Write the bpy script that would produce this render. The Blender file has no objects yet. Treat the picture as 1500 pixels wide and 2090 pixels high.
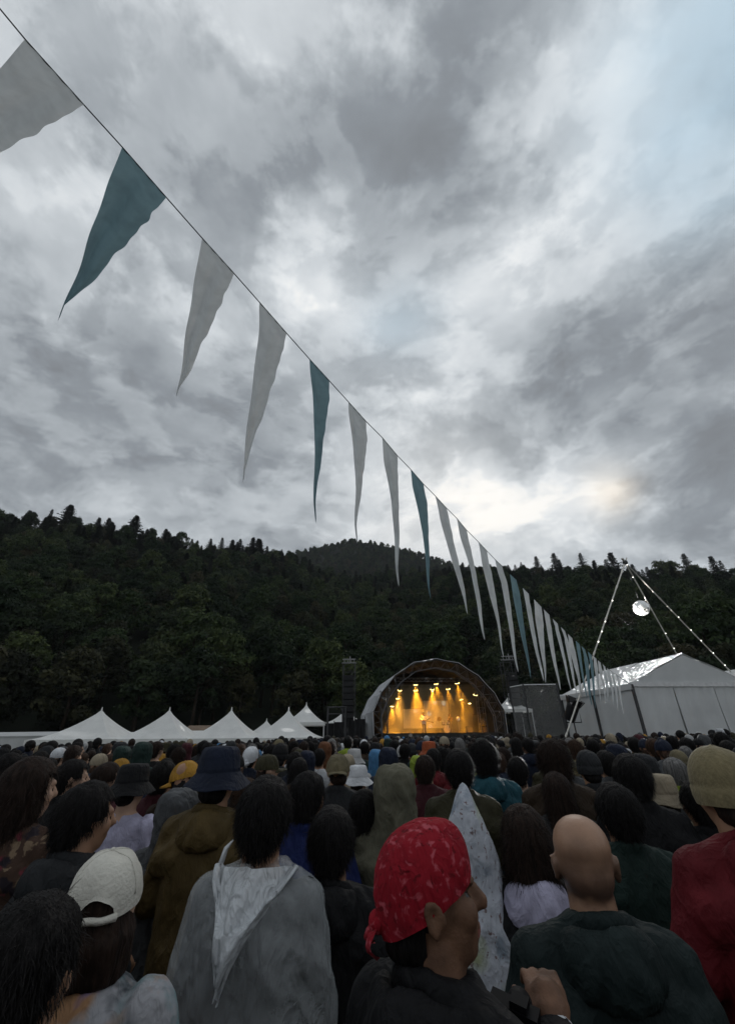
import bpy, math, random
import numpy as np
from mathutils import Vector, Matrix, noise as mnoise

R = math.radians
rng = random.Random(7)
nrng = np.random.default_rng(11)
scene = bpy.context.scene
COL = scene.collection

# ------------------------------------------------------------------ camera
F = 870.0                      # focal length in photo pixels (1500 x 2090)
PITCH, ROLL, CAMZ = R(27.9), R(0.7), 1.76
cam_d = bpy.data.cameras.new('camera')
cam_d.sensor_fit = 'VERTICAL'
cam_d.sensor_height = 24.0
cam_d.lens = 24.0 * F / 2090.0
cam_d.clip_start, cam_d.clip_end = 0.05, 8000
cam = bpy.data.objects.new('camera', cam_d)
COL.objects.link(cam)
scene.camera = cam
CP = Vector((0, 0, CAMZ))
fwd = Vector((0, math.cos(PITCH), math.sin(PITCH)))
r0 = Vector((1, 0, 0)); u0 = Vector((0, -math.sin(PITCH), math.cos(PITCH)))
right = r0 * math.cos(ROLL) - u0 * math.sin(ROLL)
up = r0 * math.sin(ROLL) + u0 * math.cos(ROLL)
m3 = Matrix((right, up, -fwd)).transposed()
cam.matrix_world = Matrix.Translation(CP) @ m3.to_4x4()

def ray(px, py):
    return right * ((px - 750) / F) + up * ((1045 - py) / F) + fwd
def at(px, py, z):             # point on the sight line at axial depth z
    return CP + ray(px, py) * z
def at_h(px, py, h):           # ... at height h
    d = ray(px, py); return CP + d * ((h - CAMZ) / d.z)
def at_r(px, py, r):           # ... at horizontal distance r
    d = ray(px, py); return CP + d * (r / math.hypot(d.x, d.y))

# ------------------------------------------------------------------ world, sun, exposure
GLOW = ray(960, 1075).normalized()
SUN_AZ = math.atan2(GLOW.x, GLOW.y)
world = bpy.data.worlds.new('World'); scene.world = world
world.use_nodes = True
NT = world.node_tree; NT.nodes.clear()
def wn(t, **kw):
    n = NT.nodes.new(t)
    for k, v in kw.items(): setattr(n, k, v)
    return n
def wl(a, b): NT.links.new(a, b)
def wmath(op, a, b=None, c=None, clamp=False):
    n = wn('ShaderNodeMath', operation=op, use_clamp=clamp)
    for i, v in enumerate((a, b, c)):
        if v is None: continue
        if isinstance(v, (int, float)): n.inputs[i].default_value = v
        else: wl(v, n.inputs[i])
    return n.outputs[0]
tc = wn('ShaderNodeTexCoord')
nrm = wn('ShaderNodeVectorMath', operation='NORMALIZE'); wl(tc.outputs['Generated'], nrm.inputs[0])
D = nrm.outputs[0]
sep = wn('ShaderNodeSeparateXYZ'); wl(D, sep.inputs[0])
zc = wmath('ADD', wmath('MAXIMUM', sep.outputs['Z'], 0.0), 0.22)
comb = wn('ShaderNodeCombineXYZ')
wl(wmath('DIVIDE', sep.outputs['X'], zc), comb.inputs[0]); wl(wmath('DIVIDE', sep.outputs['Y'], zc), comb.inputs[1])
def wnoise(scale, detail, rough, dist=0.0, off=(0, 0, 0), vec=None):
    mp = wn('ShaderNodeMapping'); mp.inputs['Location'].default_value = off
    wl(vec or comb.outputs[0], mp.inputs['Vector'])
    n = wn('ShaderNodeTexNoise'); wl(mp.outputs[0], n.inputs['Vector'])
    n.inputs['Scale'].default_value = scale; n.inputs['Detail'].default_value = detail
    n.inputs['Roughness'].default_value = rough; n.inputs['Distortion'].default_value = dist
    return n
# direction disturbed by noise, so that cloud masses get ragged outlines
warp = wnoise(2.0, 4, 0.5, 0, (3.1, 1.7, 0.4))
ws = wn('ShaderNodeVectorMath', operation='SUBTRACT'); wl(warp.outputs['Color'], ws.inputs[0]); ws.inputs[1].default_value = (.5, .5, .5)
wsc = wn('ShaderNodeVectorMath', operation='SCALE'); wl(ws.outputs[0], wsc.inputs[0]); wsc.inputs['Scale'].default_value = 0.13
wad = wn('ShaderNodeVectorMath', operation='ADD'); wl(D, wad.inputs[0]); wl(wsc.outputs[0], wad.inputs[1])
wno = wn('ShaderNodeVectorMath', operation='NORMALIZE'); wl(wad.outputs[0], wno.inputs[0])
DW = wno.outputs[0]
def blob(px, py, rad, w, src=DW):
    d = ray(px, py).normalized()
    dt = wn('ShaderNodeVectorMath', operation='DOT_PRODUCT'); wl(src, dt.inputs[0]); dt.inputs[1].default_value = d
    k = 2.0 / (rad / F * (1 / math.sqrt(1 + ((px - 750) ** 2 + (py - 1045) ** 2) / F ** 2))) ** 2
    e = wmath('POWER', math.e, wmath('MULTIPLY', wmath('SUBTRACT', dt.outputs['Value'], 1.0), k))
    return wmath('MULTIPLY', e, w)
n1 = wnoise(1.15, 7, 0.54, 0.25, (0.6, 2.3, 0)).outputs['Fac']
dv = wn('ShaderNodeVectorMath', operation='MULTIPLY'); wl(DW, dv.inputs[0]); dv.inputs[1].default_value = (1.0, 1.0, 1.7)
n2 = wnoise(4.2, 6, 0.52, 0.0, (5.0, 1.0, 0), dv.outputs[0]).outputs['Fac']
n3 = wnoise(10, 5, 0.55, 0.0, (2.0, 7.0, 1), dv.outputs[0]).outputs['Fac']
val = wmath('ADD', wmath('MULTIPLY', wmath('SUBTRACT', n1, 0.5), 0.50), wmath('MULTIPLY', wmath('SUBTRACT', n2, 0.5), 0.62))
val = wmath('ADD', val, wmath('MULTIPLY', wmath('SUBTRACT', n3, 0.5), 0.31))
n4 = wnoise(3.1, 8, 0.58, 0.0, (1.5, 4.0, 2), dv.outputs[0]).outputs['Fac']
sm = wn('ShaderNodeMapRange', interpolation_type='SMOOTHSTEP'); wl(n4, sm.inputs[0]); sm.inputs[1].default_value = .45; sm.inputs[2].default_value = .56
n5 = wnoise(7.5, 7, 0.58, 0.0, (4.5, 2.0, 6), dv.outputs[0]).outputs['Fac']
sm2 = wn('ShaderNodeMapRange', interpolation_type='SMOOTHSTEP'); wl(n5, sm2.inputs[0]); sm2.inputs[1].default_value = .455; sm2.inputs[2].default_value = .57
val = wmath('ADD', val, wmath('MULTIPLY', wmath('SUBTRACT', sm.outputs[0], 0.5), 0.19))
val = wmath('ADD', val, wmath('MULTIPLY', wmath('SUBTRACT', sm2.outputs[0], 0.5), 0.12))
val = wmath('ADD', val, 0.51)
for b in [(900, 1020, 170, .28), (760, 640, 170, .17), (590, 600, 120, .16), (1130, 400, 200, .12), (980, 1070, 130, .22),
          (300, 600, 170, .10), (600, 60, 120, .18), (1290, 160, 120, .12), (1210, 1010, 120, .22), (1010, 690, 120, .12), (1100, 930, 90, .12), (430, 760, 90, .10),
          (1160, 800, 170, -.36), (170, 880, 280, -.22), (1430, 940, 150, -.24), (720, 220, 190, -.11), (1490, 600, 140, -.2), (470, 930, 150, -.14), (300, 760, 160, -.1),
          (860, 400, 130, -.12), (380, 170, 150, -.10), (1120, 200, 150, -.08)]:
    val = wmath('ADD', val, blob(*b))
ramp = wn('ShaderNodeValToRGB'); wl(val, ramp.inputs[0])
cr = ramp.color_ramp
cr.elements[0].position = 0.0; cr.elements[0].color = (.195, .207, .222, 1)
cr.elements[1].position = 1.0; cr.elements[1].color = (1.02, 1.01, .98, 1)
for p, c in ((.25, (.275, .302, .332)), (.47, (.445, .482, .515)), (.68, (.645, .685, .718)), (.84, (.82, .85, .87))):
    e = cr.elements.new(p); e.color = (*c, 1)
sky = wn('ShaderNodeTexSky', sky_type='NISHITA')
sky.sun_disc = False
sky.sun_elevation = R(9); sky.sun_rotation = SUN_AZ
sky.air_density, sky.dust_density = 1.0, 0.6
skys = wn('ShaderNodeMix', data_type='RGBA', blend_type='MULTIPLY'); skys.inputs[0].default_value = 1.0
wl(sky.outputs[0], skys.inputs[6]); skys.inputs[7].default_value = (.95, .95, .95, 1)
# clear gaps: upper right and a small ragged one in the middle
gap = wmath('ADD', wmath('ADD', blob(1440, 190, 220, .65), blob(1440, 330, 130, .5)), wmath('ADD', blob(830, 650, 70, .35), blob(1480, 20, 160, .4)))
gap = wmath('MULTIPLY', gap, wmath('ADD', wmath('MULTIPLY', n2, 1.3), 0.25), clamp=True)
bgc = wn('ShaderNodeBackground'); wl(ramp.outputs[0], bgc.inputs[0]); bgc.inputs[1].default_value = 1.0
bgs = wn('ShaderNodeBackground'); wl(skys.outputs[2], bgs.inputs[0]); bgs.inputs[1].default_value = 0.10
# thin bright blue veil in the gaps
mx = wn('ShaderNodeMixShader'); wl(wmath('MULTIPLY', gap, .8, clamp=True), mx.inputs[0]); wl(bgc.outputs[0], mx.inputs[1])
blue = wn('ShaderNodeBackground'); blue.inputs[0].default_value = (.40, .54, .64, 1); blue.inputs[1].default_value = 1.2
ad0 = wn('ShaderNodeAddShader'); wl(blue.outputs[0], ad0.inputs[0]); wl(bgs.outputs[0], ad0.inputs[1])
mx0 = wn('ShaderNodeMixShader'); mx0.inputs[0].default_value = .25; wl(blue.outputs[0], mx0.inputs[1]); wl(ad0.outputs[0], mx0.inputs[2])
wl(mx0.outputs[0], mx.inputs[2])
# low sun glowing through the cloud edges
warm = wn('ShaderNodeBackground'); warm.inputs[0].default_value = (1.0, .72, .38, 1)
wl(wmath('MULTIPLY', wmath('ADD', blob(1225, 1005, 48, .45), blob(905, 1060, 160, .10)), wmath('MULTIPLY', n2, 1.6)), warm.inputs[1])
add = wn('ShaderNodeAddShader'); wl(mx.outputs[0], add.inputs[0]); wl(warm.outputs[0], add.inputs[1])
wo = wn('ShaderNodeOutputWorld'); wl(add.outputs[0], wo.inputs[0])

sun_d = bpy.data.lights.new('sun', 'SUN'); sun_d.energy = 0.25; sun_d.angle = R(25); sun_d.color = (1, .93, .84)
sun = bpy.data.objects.new('sun', sun_d); COL.objects.link(sun)
sun.rotation_euler = (R(90 - 35), 0, -SUN_AZ + math.pi); sun.location = (0, 0, 50)
vs = scene.view_settings
scene.display_settings.display_device = 'sRGB'
vs.view_transform = 'Standard'; vs.look = 'None'; vs.exposure = 0.0; vs.gamma = 1.0; vs.use_curve_mapping = False
scene.cycles.use_denoising = True
scene.cycles.use_adaptive_sampling = True; scene.cycles.adaptive_threshold = 0.02
scene.cycles.max_bounces = 6; scene.cycles.diffuse_bounces = 3; scene.cycles.glossy_bounces = 2
scene.cycles.transparent_max_bounces = 12; scene.cycles.transmission_bounces = 3; scene.cycles.volume_bounces = 0
scene.cycles.sample_clamp_indirect = 4.0
scene.cycles.volume_step_rate = 2.0

# ------------------------------------------------------------------ materials
MATS = {}
def mat(name, color, rough=.8, metal=0.0, var=.25, nscale=6.0, bump=0.0, bscale=40.0, trans=0.0, sheen=0.0, spec=.3, color2=None, stretch=None, rnd=0.0, clear=0.0, emit=0.0, lo=.35, hi=.65):
    if name in MATS: return MATS[name]
    m = bpy.data.materials.new(name); m.use_nodes = True
    nt = m.node_tree; N = nt.nodes; L = nt.links
    b = N['Principled BSDF']; out = N['Material Output']
    b.inputs['Roughness'].default_value = rough; b.inputs['Metallic'].default_value = metal
    b.inputs['Specular IOR Level'].default_value = spec
    if sheen: b.inputs['Sheen Weight'].default_value = sheen
    t = N.new('ShaderNodeTexCoord'); vec = t.outputs['Object']
    if stretch:
        mp = N.new('ShaderNodeMapping'); mp.inputs['Scale'].default_value = stretch; L.new(vec, mp.inputs['Vector']); vec = mp.outputs[0]
    n = N.new('ShaderNodeTexNoise'); n.inputs['Scale'].default_value = nscale; n.inputs['Detail'].default_value = 5; L.new(vec, n.inputs['Vector'])
    r = N.new('ShaderNodeValToRGB'); L.new(n.outputs['Fac'], r.inputs[0])
    c2 = color2 or tuple(min(1, c * (1 + var)) for c in color); c1 = color if color2 else tuple(c * (1 - var) for c in color)
    r.color_ramp.elements[0].position = lo; r.color_ramp.elements[0].color = (*c1, 1)
    r.color_ramp.elements[1].position = hi; r.color_ramp.elements[1].color = (*c2, 1)
    csock = r.outputs[0]
    if rnd:
        oi = N.new('ShaderNodeObjectInfo'); hs = N.new('ShaderNodeHueSaturation')
        mr = N.new('ShaderNodeMapRange'); L.new(oi.outputs['Random'], mr.inputs[0]); mr.inputs[3].default_value = 1 - rnd; mr.inputs[4].default_value = 1 + rnd
        L.new(mr.outputs[0], hs.inputs['Value']); L.new(csock, hs.inputs['Color'])
        mr2 = N.new('ShaderNodeMapRange'); L.new(oi.outputs['Random'], mr2.inputs[0]); mr2.inputs[3].default_value = .5 + rnd * .07; mr2.inputs[4].default_value = .5 - rnd * .07
        L.new(mr2.outputs[0], hs.inputs['Hue']); csock = hs.outputs[0]
    L.new(csock, b.inputs['Base Color'])
    if bump:
        n2 = N.new('ShaderNodeTexNoise'); n2.inputs['Scale'].default_value = bscale; n2.inputs['Detail'].default_value = 4; L.new(vec, n2.inputs['Vector'])
        bp = N.new('ShaderNodeBump'); bp.inputs['Strength'].default_value = bump; bp.inputs['Distance'].default_value = .02; L.new(n2.outputs['Fac'], bp.inputs['Height'])
        L.new(bp.outputs[0], b.inputs['Normal'])
    if emit:
        b.inputs['Emission Color'].default_value = (*color, 1); b.inputs['Emission Strength'].default_value = emit
    last = b.outputs[0]
    if trans:
        tr = N.new('ShaderNodeBsdfTranslucent'); L.new(csock, tr.inputs[0])
        mxs = N.new('ShaderNodeMixShader'); mxs.inputs[0].default_value = trans; L.new(last, mxs.inputs[1]); L.new(tr.outputs[0], mxs.inputs[2]); last = mxs.outputs[0]
    if clear:
        tp = N.new('ShaderNodeBsdfTransparent')
        mxs = N.new('ShaderNodeMixShader'); mxs.inputs[0].default_value = clear; L.new(last, mxs.inputs[1]); L.new(tp.outputs[0], mxs.inputs[2]); last = mxs.outputs[0]
    L.new(last, out.inputs[0])
    MATS[name] = m
    return m

# ------------------------------------------------------------------ mesh helpers
class MB:
    def __init__(s): s.v = []; s.f = []; s.m = []
    def add(s, v, f, m=0):
        o = len(s.v); s.v += [tuple(p) for p in v]; s.f += [tuple(i + o for i in q) for q in f]; s.m += [m] * len(f)
    def box(s, c, d, M=None, m=0, taper=1.0):
        x, y, z = d[0] / 2, d[1] / 2, d[2] / 2; t = taper
        v = [Vector(p) for p in ((-x, -y, -z), (x, -y, -z), (x, y, -z), (-x, y, -z), (-x * t, -y * t, z), (x * t, -y * t, z), (x * t, y * t, z), (-x * t, y * t, z))]
        if M is not None: v = [M @ p for p in v]
        s.add([p + Vector(c) for p in v], [(0, 3, 2, 1), (4, 5, 6, 7), (0, 1, 5, 4), (1, 2, 6, 5), (2, 3, 7, 6), (3, 0, 4, 7)], m)
    def tube(s, pts, rad, seg=8, m=0, cap=True, flat=1.0):
        pts = [Vector(p) for p in pts]; n = len(pts)
        if isinstance(rad, (int, float)): rad = [rad] * n
        V = []; Fc = []
        ref = Vector((0, 0, 1))
        d0 = (pts[-1] - pts[0])
        if d0.length > 0 and abs(d0.normalized().z) > .9: ref = Vector((0, 1, 0))
        for i, p in enumerate(pts):
            a = pts[max(i - 1, 0)]; b = pts[min(i + 1, n - 1)]
            t = (b - a).normalized()
            u = t.cross(ref).normalized(); w = u.cross(t).normalized()
            for k in range(seg):
                an = 2 * math.pi * k / seg
                V.append(p + (u * math.cos(an) + w * math.sin(an) * flat) * rad[i])
        for i in range(n - 1):
            for k in range(seg):
                k2 = (k + 1) % seg
                Fc.append((i * seg + k, i * seg + k2, (i + 1) * seg + k2, (i + 1) * seg + k))
        if cap: Fc.append(tuple(range(seg))[::-1]); Fc.append(tuple((n - 1) * seg + k for k in range(seg)))
        s.add(V, Fc, m)
    def ball(s, c, r, M=None, seg=14, rings=9, m=0):
        if isinstance(r, (int, float)): r = (r, r, r)
        c = Vector(c); V = [Vector((0, 0, -r[2]))]; Fc = []
        for i in range(1, rings):
            ph = -math.pi / 2 + math.pi * i / rings
            for k in range(seg):
                an = 2 * math.pi * k / seg
                V.append(Vector((r[0] * math.cos(ph) * math.cos(an), r[1] * math.cos(ph) * math.sin(an), r[2] * math.sin(ph))))
        V.append(Vector((0, 0, r[2])))
        top = len(V) - 1
        for k in range(seg):
            k2 = (k + 1) % seg
            Fc.append((0, 1 + k2, 1 + k)); Fc.append((top, top - seg + k, top - seg + k2))
            for i in range(rings - 2): a = 1 + i * seg; Fc.append((a + k, a + k2, a + seg + k2, a + seg + k))
        if M is not None: V = [M @ p for p in V]
        s.add([p + c for p in V], Fc, m)
    def caps(s, a, b, ra, rb, seg=12, m=0):       # tapered capsule
        a = Vector(a); b = Vector(b); s.tube([a, b], [ra, rb], seg, m); s.ball(a, ra * .999, None, seg, 6, m); s.ball(b, rb * .999, None, seg, 6, m)
    def loft(s, rings, m=0, cap=True):
        n = len(rings[0]); V = [p for r in rings for p in r]; Fc = []
        for i in range(len(rings) - 1):
            for k in range(n):
                k2 = (k + 1) % n
                Fc.append((i * n + k, i * n + k2, (i + 1) * n + k2, (i + 1) * n + k))
        if cap: Fc.append(tuple(range(n))[::-1]); Fc.append(tuple((len(rings) - 1) * n + k for k in range(n)))
        s.add(V, Fc, m)
    def mesh(s, name, mats=(), smooth=False):
        me = bpy.data.meshes.new(name); me.from_pydata(s.v, [], s.f)
        for mm in (mats if isinstance(mats, (list, tuple)) else [mats]): me.materials.append(mm)
        if any(s.m): me.polygons.foreach_set('material_index', s.m)
        if smooth: me.polygons.foreach_set('use_smooth', [True] * len(me.polygons))
        me.update(); return me
    def build(s, name, mats, parent=None, smooth=False):
        return link(name, s.mesh(name, mats, smooth), parent)

def link(name, me, parent=None, M=None):
    o = bpy.data.objects.new(name, me); COL.objects.link(o)
    if parent is not None: o.parent = parent
    if M is not None: o.matrix_local = M
    return o
def tag(o, label=None, cat=None, group=None, kind=None):
    if label: o['label'] = label
    if cat: o['category'] = cat
    if group: o['group'] = group
    if kind: o['kind'] = kind
    return o
def empty(name, loc=(0, 0, 0), rz=0.0):
    o = bpy.data.objects.new(name, None); COL.objects.link(o); o.location = loc; o.rotation_euler = (0, 0, rz); o.empty_display_size = .2
    return o
def remesh(mb, voxel, smooth=2, factor=.5):
    me = mb.mesh('tmp'); o = bpy.data.objects.new('tmp', me); COL.objects.link(o)
    md = o.modifiers.new('r', 'REMESH'); md.mode = 'VOXEL'; md.voxel_size = voxel
    if smooth:
        sm = o.modifiers.new('s', 'SMOOTH'); sm.iterations = smooth; sm.factor = factor
    dg = bpy.context.evaluated_depsgraph_get(); dg.update()
    res = bpy.data.meshes.new_from_object(o.evaluated_get(dg))
    bpy.data.objects.remove(o); bpy.data.meshes.remove(me)
    res.polygons.foreach_set('use_smooth', [True] * len(res.polygons))
    return res
def get_co(me):
    a = np.empty(len(me.vertices) * 3); me.vertices.foreach_get('co', a); return a.reshape(-1, 3)
def set_co(me, a):
    me.vertices.foreach_set('co', a.ravel()); me.update()
def get_no(me):
    a = np.empty(len(me.vertices) * 3); me.vertices.foreach_get('normal', a); return a.reshape(-1, 3)
def fold(me, amp, freq=(9, 9, 4), seed=0.0, ridged=.6, fine=.35):      # cloth folds pushed along the normals
    co = get_co(me); no = get_no(me)
    d = np.empty(len(co))
    for i, p in enumerate(co):
        sx = p[0] + .35 * p[2] * (1 if p[0] > 0 else -1)          # folds run down and outwards
        q = Vector((sx * freq[0] + seed * 3.1, p[1] * freq[1] + seed, p[2] * freq[2] - seed))
        w = mnoise.noise(q * .6 + Vector((9, 3, 5))) * .8
        q = q + Vector((w, w, w)); a = mnoise.noise(q); b = mnoise.noise(q * 2.1 + Vector((4, 2, 1))); c = mnoise.noise(q * 4.3)
        d[i] = (1 - ridged) * a + ridged * (.55 - abs(a) * 2.2) + fine * (.5 - abs(b) * 1.8) + fine * .5 * c
    set_co(me, co + no * (d * amp)[:, None])
def keep_faces(me, fn):                                        # delete the vertices for which fn is False
    import bmesh
    bm = bmesh.new(); bm.from_mesh(me)
    bmesh.ops.delete(bm, geom=[v for v in bm.verts if not fn(v.co)], context='VERTS')
    bm.to_mesh(me); bm.free(); me.update()
    me.polygons.foreach_set('use_smooth', [True] * len(me.polygons))
    return me
def ss(a, b, x):
    t = min(1, max(0, (x - a) / (b - a))); return t * t * (3 - 2 * t)

# ------------------------------------------------------------------ ground and hills
def ground_z(x, y):
    return -0.55 * ss(-2, -16, x) * ss(9, 27, y) + .05 * mnoise.noise(Vector((x * .15, y * .15, 0)))
M_ground = mat('trodden_grass', (.035, .045, .018), .95, var=.5, nscale=.6, bump=.5, bscale=9, color2=(.07, .055, .03))
M_slope = mat('forest_floor', (.012, .016, .008), .95, var=.5, nscale=.08)
mb = MB()
radii = [0, 2, 4, 6, 9, 12, 16, 20, 25, 30, 36, 43, 52, 62, 80, 120, 250, 600, 1500, 5000]
NA = 96
vv = []
for r in radii:
    for k in range(NA):
        a = 2 * math.pi * k / NA; x, y = r * math.sin(a), r * math.cos(a)
        vv.append((x, y, ground_z(x, y) if r < 70 else ground_z(x, y) * 70 / r - .6 * ss(60, 300, r)))
ff = [(i * NA + k, i * NA + (k + 1) % NA, (i + 1) * NA + (k + 1) % NA, (i + 1) * NA + k) for i in range(len(radii) - 1) for k in range(NA)]
mb.add(vv, [f[::-1] for f in ff])
tag(mb.build('ground', M_ground, smooth=True), kind='structure')

def table(tab):
    xs = [t[0] for t in tab]; ys = [t[1] for t in tab]
    return lambda x: float(np.interp(x, xs, ys))
def az_tab(pts):               # (photo x, treetop y, distance, tree allowance) -> azimuth, ground height, distance
    out = []
    for px, py, rr, th in pts:
        d = ray(px, py); out.append((math.atan2(d.x, d.y), CAMZ + rr * d.z / math.hypot(d.x, d.y) - th, rr))
    return table([(o[0], o[1]) for o in out]), table([(o[0], o[2]) for o in out])
NEAR = [(-500, 1038, 215, 13), (0, 1040, 220, 13), (100, 1036, 222, 13), (200, 1052, 225, 13), (300, 1063, 230, 13), (400, 1090, 240, 13), (500, 1102, 250, 13),
        (570, 1118, 270, 13), (630, 1136, 300, 12), (700, 1164, 330, 12), (800, 1164, 335, 12), (890, 1152, 310, 12), (960, 1141, 280, 13), (1100, 1145, 265, 13),
        (1200, 1140, 260, 13), (1300, 1148, 255, 13), (1400, 1143, 250, 13), (1500, 1146, 250, 13), (2000, 1148, 250, 13)]
nearH, nearR = az_tab(NEAR)
FAR = [(200, 1230, 640, 6), (400, 1165, 640, 6), (540, 1142, 640, 6), (600, 1126, 640, 6), (640, 1117, 640, 6), (680, 1108, 640, 6), (715, 1099, 640, 6), (760, 1106, 640, 6),
       (820, 1118, 650, 6), (860, 1128, 650, 6), (900, 1141, 660, 6), (940, 1152, 660, 6), (1100, 1170, 660, 6), (1350, 1230, 660, 6)]
farH, farR = az_tab(FAR)
FOOT = table([(R(-60), 58), (R(-30), 60), (R(-12), 60), (R(0), 62), (R(12), 66), (R(22), 66), (R(35), 58), (R(60), 56)])
def near_z(a, r):
    Rr = nearR(a); H = nearH(a); f = FOOT(a)
    if r <= f: base = 0.0
    elif r <= Rr: t = (r - f) / (Rr - f); base = H * (t * .85 + .15 * t * t)
    else: base = H - (r - Rr) * .32 * ss(0, 60, r - Rr)
    w = ss(f, f + 60, r) * (1 - ss(Rr - 40, Rr, r) * .6)
    return base - .3 + w * 5 * mnoise.noise(Vector((r * math.sin(a) * .022, r * math.cos(a) * .022, 3)))
def far_z(a, r):
    Rr = farR(a); H = farH(a); f = 340
    t = (r - f) / (Rr - f)
    base = H * max(0, t) ** .9 if t <= 1 else H - (r - Rr) * .4 * ss(0, 80, r - Rr)
    return base - 2 + ss(f, f + 80, r) * (1 - ss(Rr - 60, Rr, r) * .7) * 9 * mnoise.noise(Vector((r * math.sin(a) * .012, r * math.cos(a) * .012, 8)))
def terrain(name, fn, a0, a1, rr0, rr1, na, nr):
    mb = MB(); V = []
    for i in range(nr + 1):
        r = rr0 + (rr1 - rr0) * i / nr
        for k in range(na + 1):
            a = a0 + (a1 - a0) * k / na
            V.append((r * math.sin(a), r * math.cos(a), fn(a, r)))
    Fc = [(i * (na + 1) + k, i * (na + 1) + k + 1, (i + 1) * (na + 1) + k + 1, (i + 1) * (na + 1) + k) for i in range(nr) for k in range(na)]
    mb.add(V, [f[::-1] for f in Fc])
    return tag(mb.build(name, M_slope, smooth=True), kind='structure')
terrain('hillside', near_z, R(-62), R(62), 55, 430, 120, 80)
terrain('far_hill', far_z, R(-40), R(40), 335, 900, 70, 60)

# ------------------------------------------------------------------ trees
M_bark = mat('bark', (.03, .022, .015), .95, var=.4, nscale=3, bump=.6, bscale=8, stretch=(1, 1, .2))
def leafmat(name, c, c2): return mat(name, c, .75, nscale=.55, color2=c2, trans=.18, spec=.2, rnd=.6, lo=.4, hi=.6)
M_leafs = [leafmat('leaf_deep_green', (.012, .022, .010), (.042, .060, .024)), leafmat('leaf_olive', (.017, .020, .010), (.054, .054, .024)),
           leafmat('leaf_fresh_green', (.013, .027, .010), (.046, .072, .024))]
M_needle = [leafmat('needle_dark', (.008, .014, .008), (.022, .032, .016)), leafmat('needle_brown_green', (.010, .012, .008), (.028, .03, .016))]

def broad_crown(seed, h, rad, base, n=2600):
    rg = np.random.default_rng(seed)
    lobes = [(0, 0, h - rad * .42, rad * .42), (rad * .2, -rad * .1, h - rad * .75, rad * .5)]
    for i in range(26):
        a = rg.uniform(0, 6.28); t = rg.uniform(0, 1); env = math.sin(math.pi * (.18 + .74 * t)) ** .7
        rr = rad * env * rg.uniform(.35, .8); z = base + (h - base) * (.1 + .78 * t)
        lobes.append((rr * math.cos(a), rr * math.sin(a), z, rad * rg.uniform(.2, .36)))
    wts = np.array([L[3] ** 2 for L in lobes]); wts /= wts.sum()
    V = []; Fc = []
    for i in range(n):
        L = lobes[rg.choice(len(lobes), p=wts)]
        d = rg.normal(size=3); d /= np.linalg.norm(d)
        if d[2] < -.35: d[2] *= -.6
        p = np.array(L[:3]) + d * L[3] * np.array((1, 1, .85)) * (rg.uniform(.72, 1.06) if rg.random() < .9 else rg.uniform(1.0, 1.3))
        nrm = d + rg.normal(size=3) * .7; nrm[2] += .3; nrm /= np.linalg.norm(nrm)
        t = np.cross(nrm, rg.normal(size=3)); t /= np.linalg.norm(t); b = np.cross(nrm, t)
        s = rg.uniform(.12, .34) * (rad / 4.2) ** .5
        o = len(V)
        V += [tuple(p - t * s), tuple(p + b * s * .6 - nrm * s * .15), tuple(p + t * s * 1.2), tuple(p - b * s * .6 + nrm * s * .1)]
        Fc.append((o, o + 1, o + 2, o + 3))
    return V, Fc
def conifer_crown(seed, h, rad, base, sparse=1.0):
    rg = np.random.default_rng(seed)
    V = []; Fc = []
    z = base
    while z < h - .25:
        t = (z - base) / (h - base)
        rr = rad * (1 - t) ** .92 * (rg.uniform(.65, 1.15)) + .12
        nb = int((6 + 5 * (1 - t)) * sparse)
        a0 = rg.uniform(0, 6.28)
        for k in range(nb):
            a = a0 + 6.28 * k / nb + rg.uniform(-.3, .3); L = rr * rg.uniform(.55, 1.2)
            dx, dy = math.cos(a), math.sin(a); droop = rg.uniform(-.1, .42) - .3 * t; zo = rg.uniform(-.4, .4) * (1 - t)
            m = max(3, int(L / .30))
            for j in range(m):
                q = (j + .6) / m
                p = np.array((dx * L * q, dy * L * q, z + zo - droop * L * q * q + rg.uniform(-.1, .1)))
                w = (.42 * (1 - q * .5) + .10) * rg.uniform(.7, 1.3); l = .42 * rg.uniform(.7, 1.3)
                sx, sy = -dy, dx
                for sgn in (-1, 1):
                    e = p + np.array((sx * sgn * w + dx * l * .5, sy * sgn * w + dy * l * .5, -rg.uniform(.02, .26)))
                    f2 = p + np.array((dx * l, dy * l, -.05 + rg.uniform(-.08, .08)))
                    o = len(V); V += [tuple(p), tuple(e), tuple(f2)]; Fc.append((o, o + 1, o + 2))
        z += rg.uniform(.32, .52) * (1.0 if t < .7 else .75)
    o = len(V); V += [(.06, 0, h - .5), (-.05, .05, h - .5), (0, 0, h + .35)]; Fc.append((o, o + 1, o + 2))
    return V, Fc
def trunk_mesh(h, r, limbs, seed):
    rg = random.Random(seed); mb = MB()
    mb.tube([(0, 0, -.8), (rg.uniform(-.1, .1), rg.uniform(-.1, .1), h * .4), (rg.uniform(-.2, .2), 0, h * .75), (0, 0, h)], [r * 1.25, r * .9, r * .5, r * .12], 8)
    for i in range(limbs):
        a = rg.uniform(0, 6.28); z = h * rg.uniform(.35, .75); L = h * rg.uniform(.15, .28)
        mb.tube([(0, 0, z), (math.cos(a) * L * .6, math.sin(a) * L * .6, z + L * .35), (math.cos(a) * L, math.sin(a) * L, z + L * .7)], [r * .4, r * .25, r * .08], 6)
    return mb.mesh('trunk', M_bark, True)
PROTO = []
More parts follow.
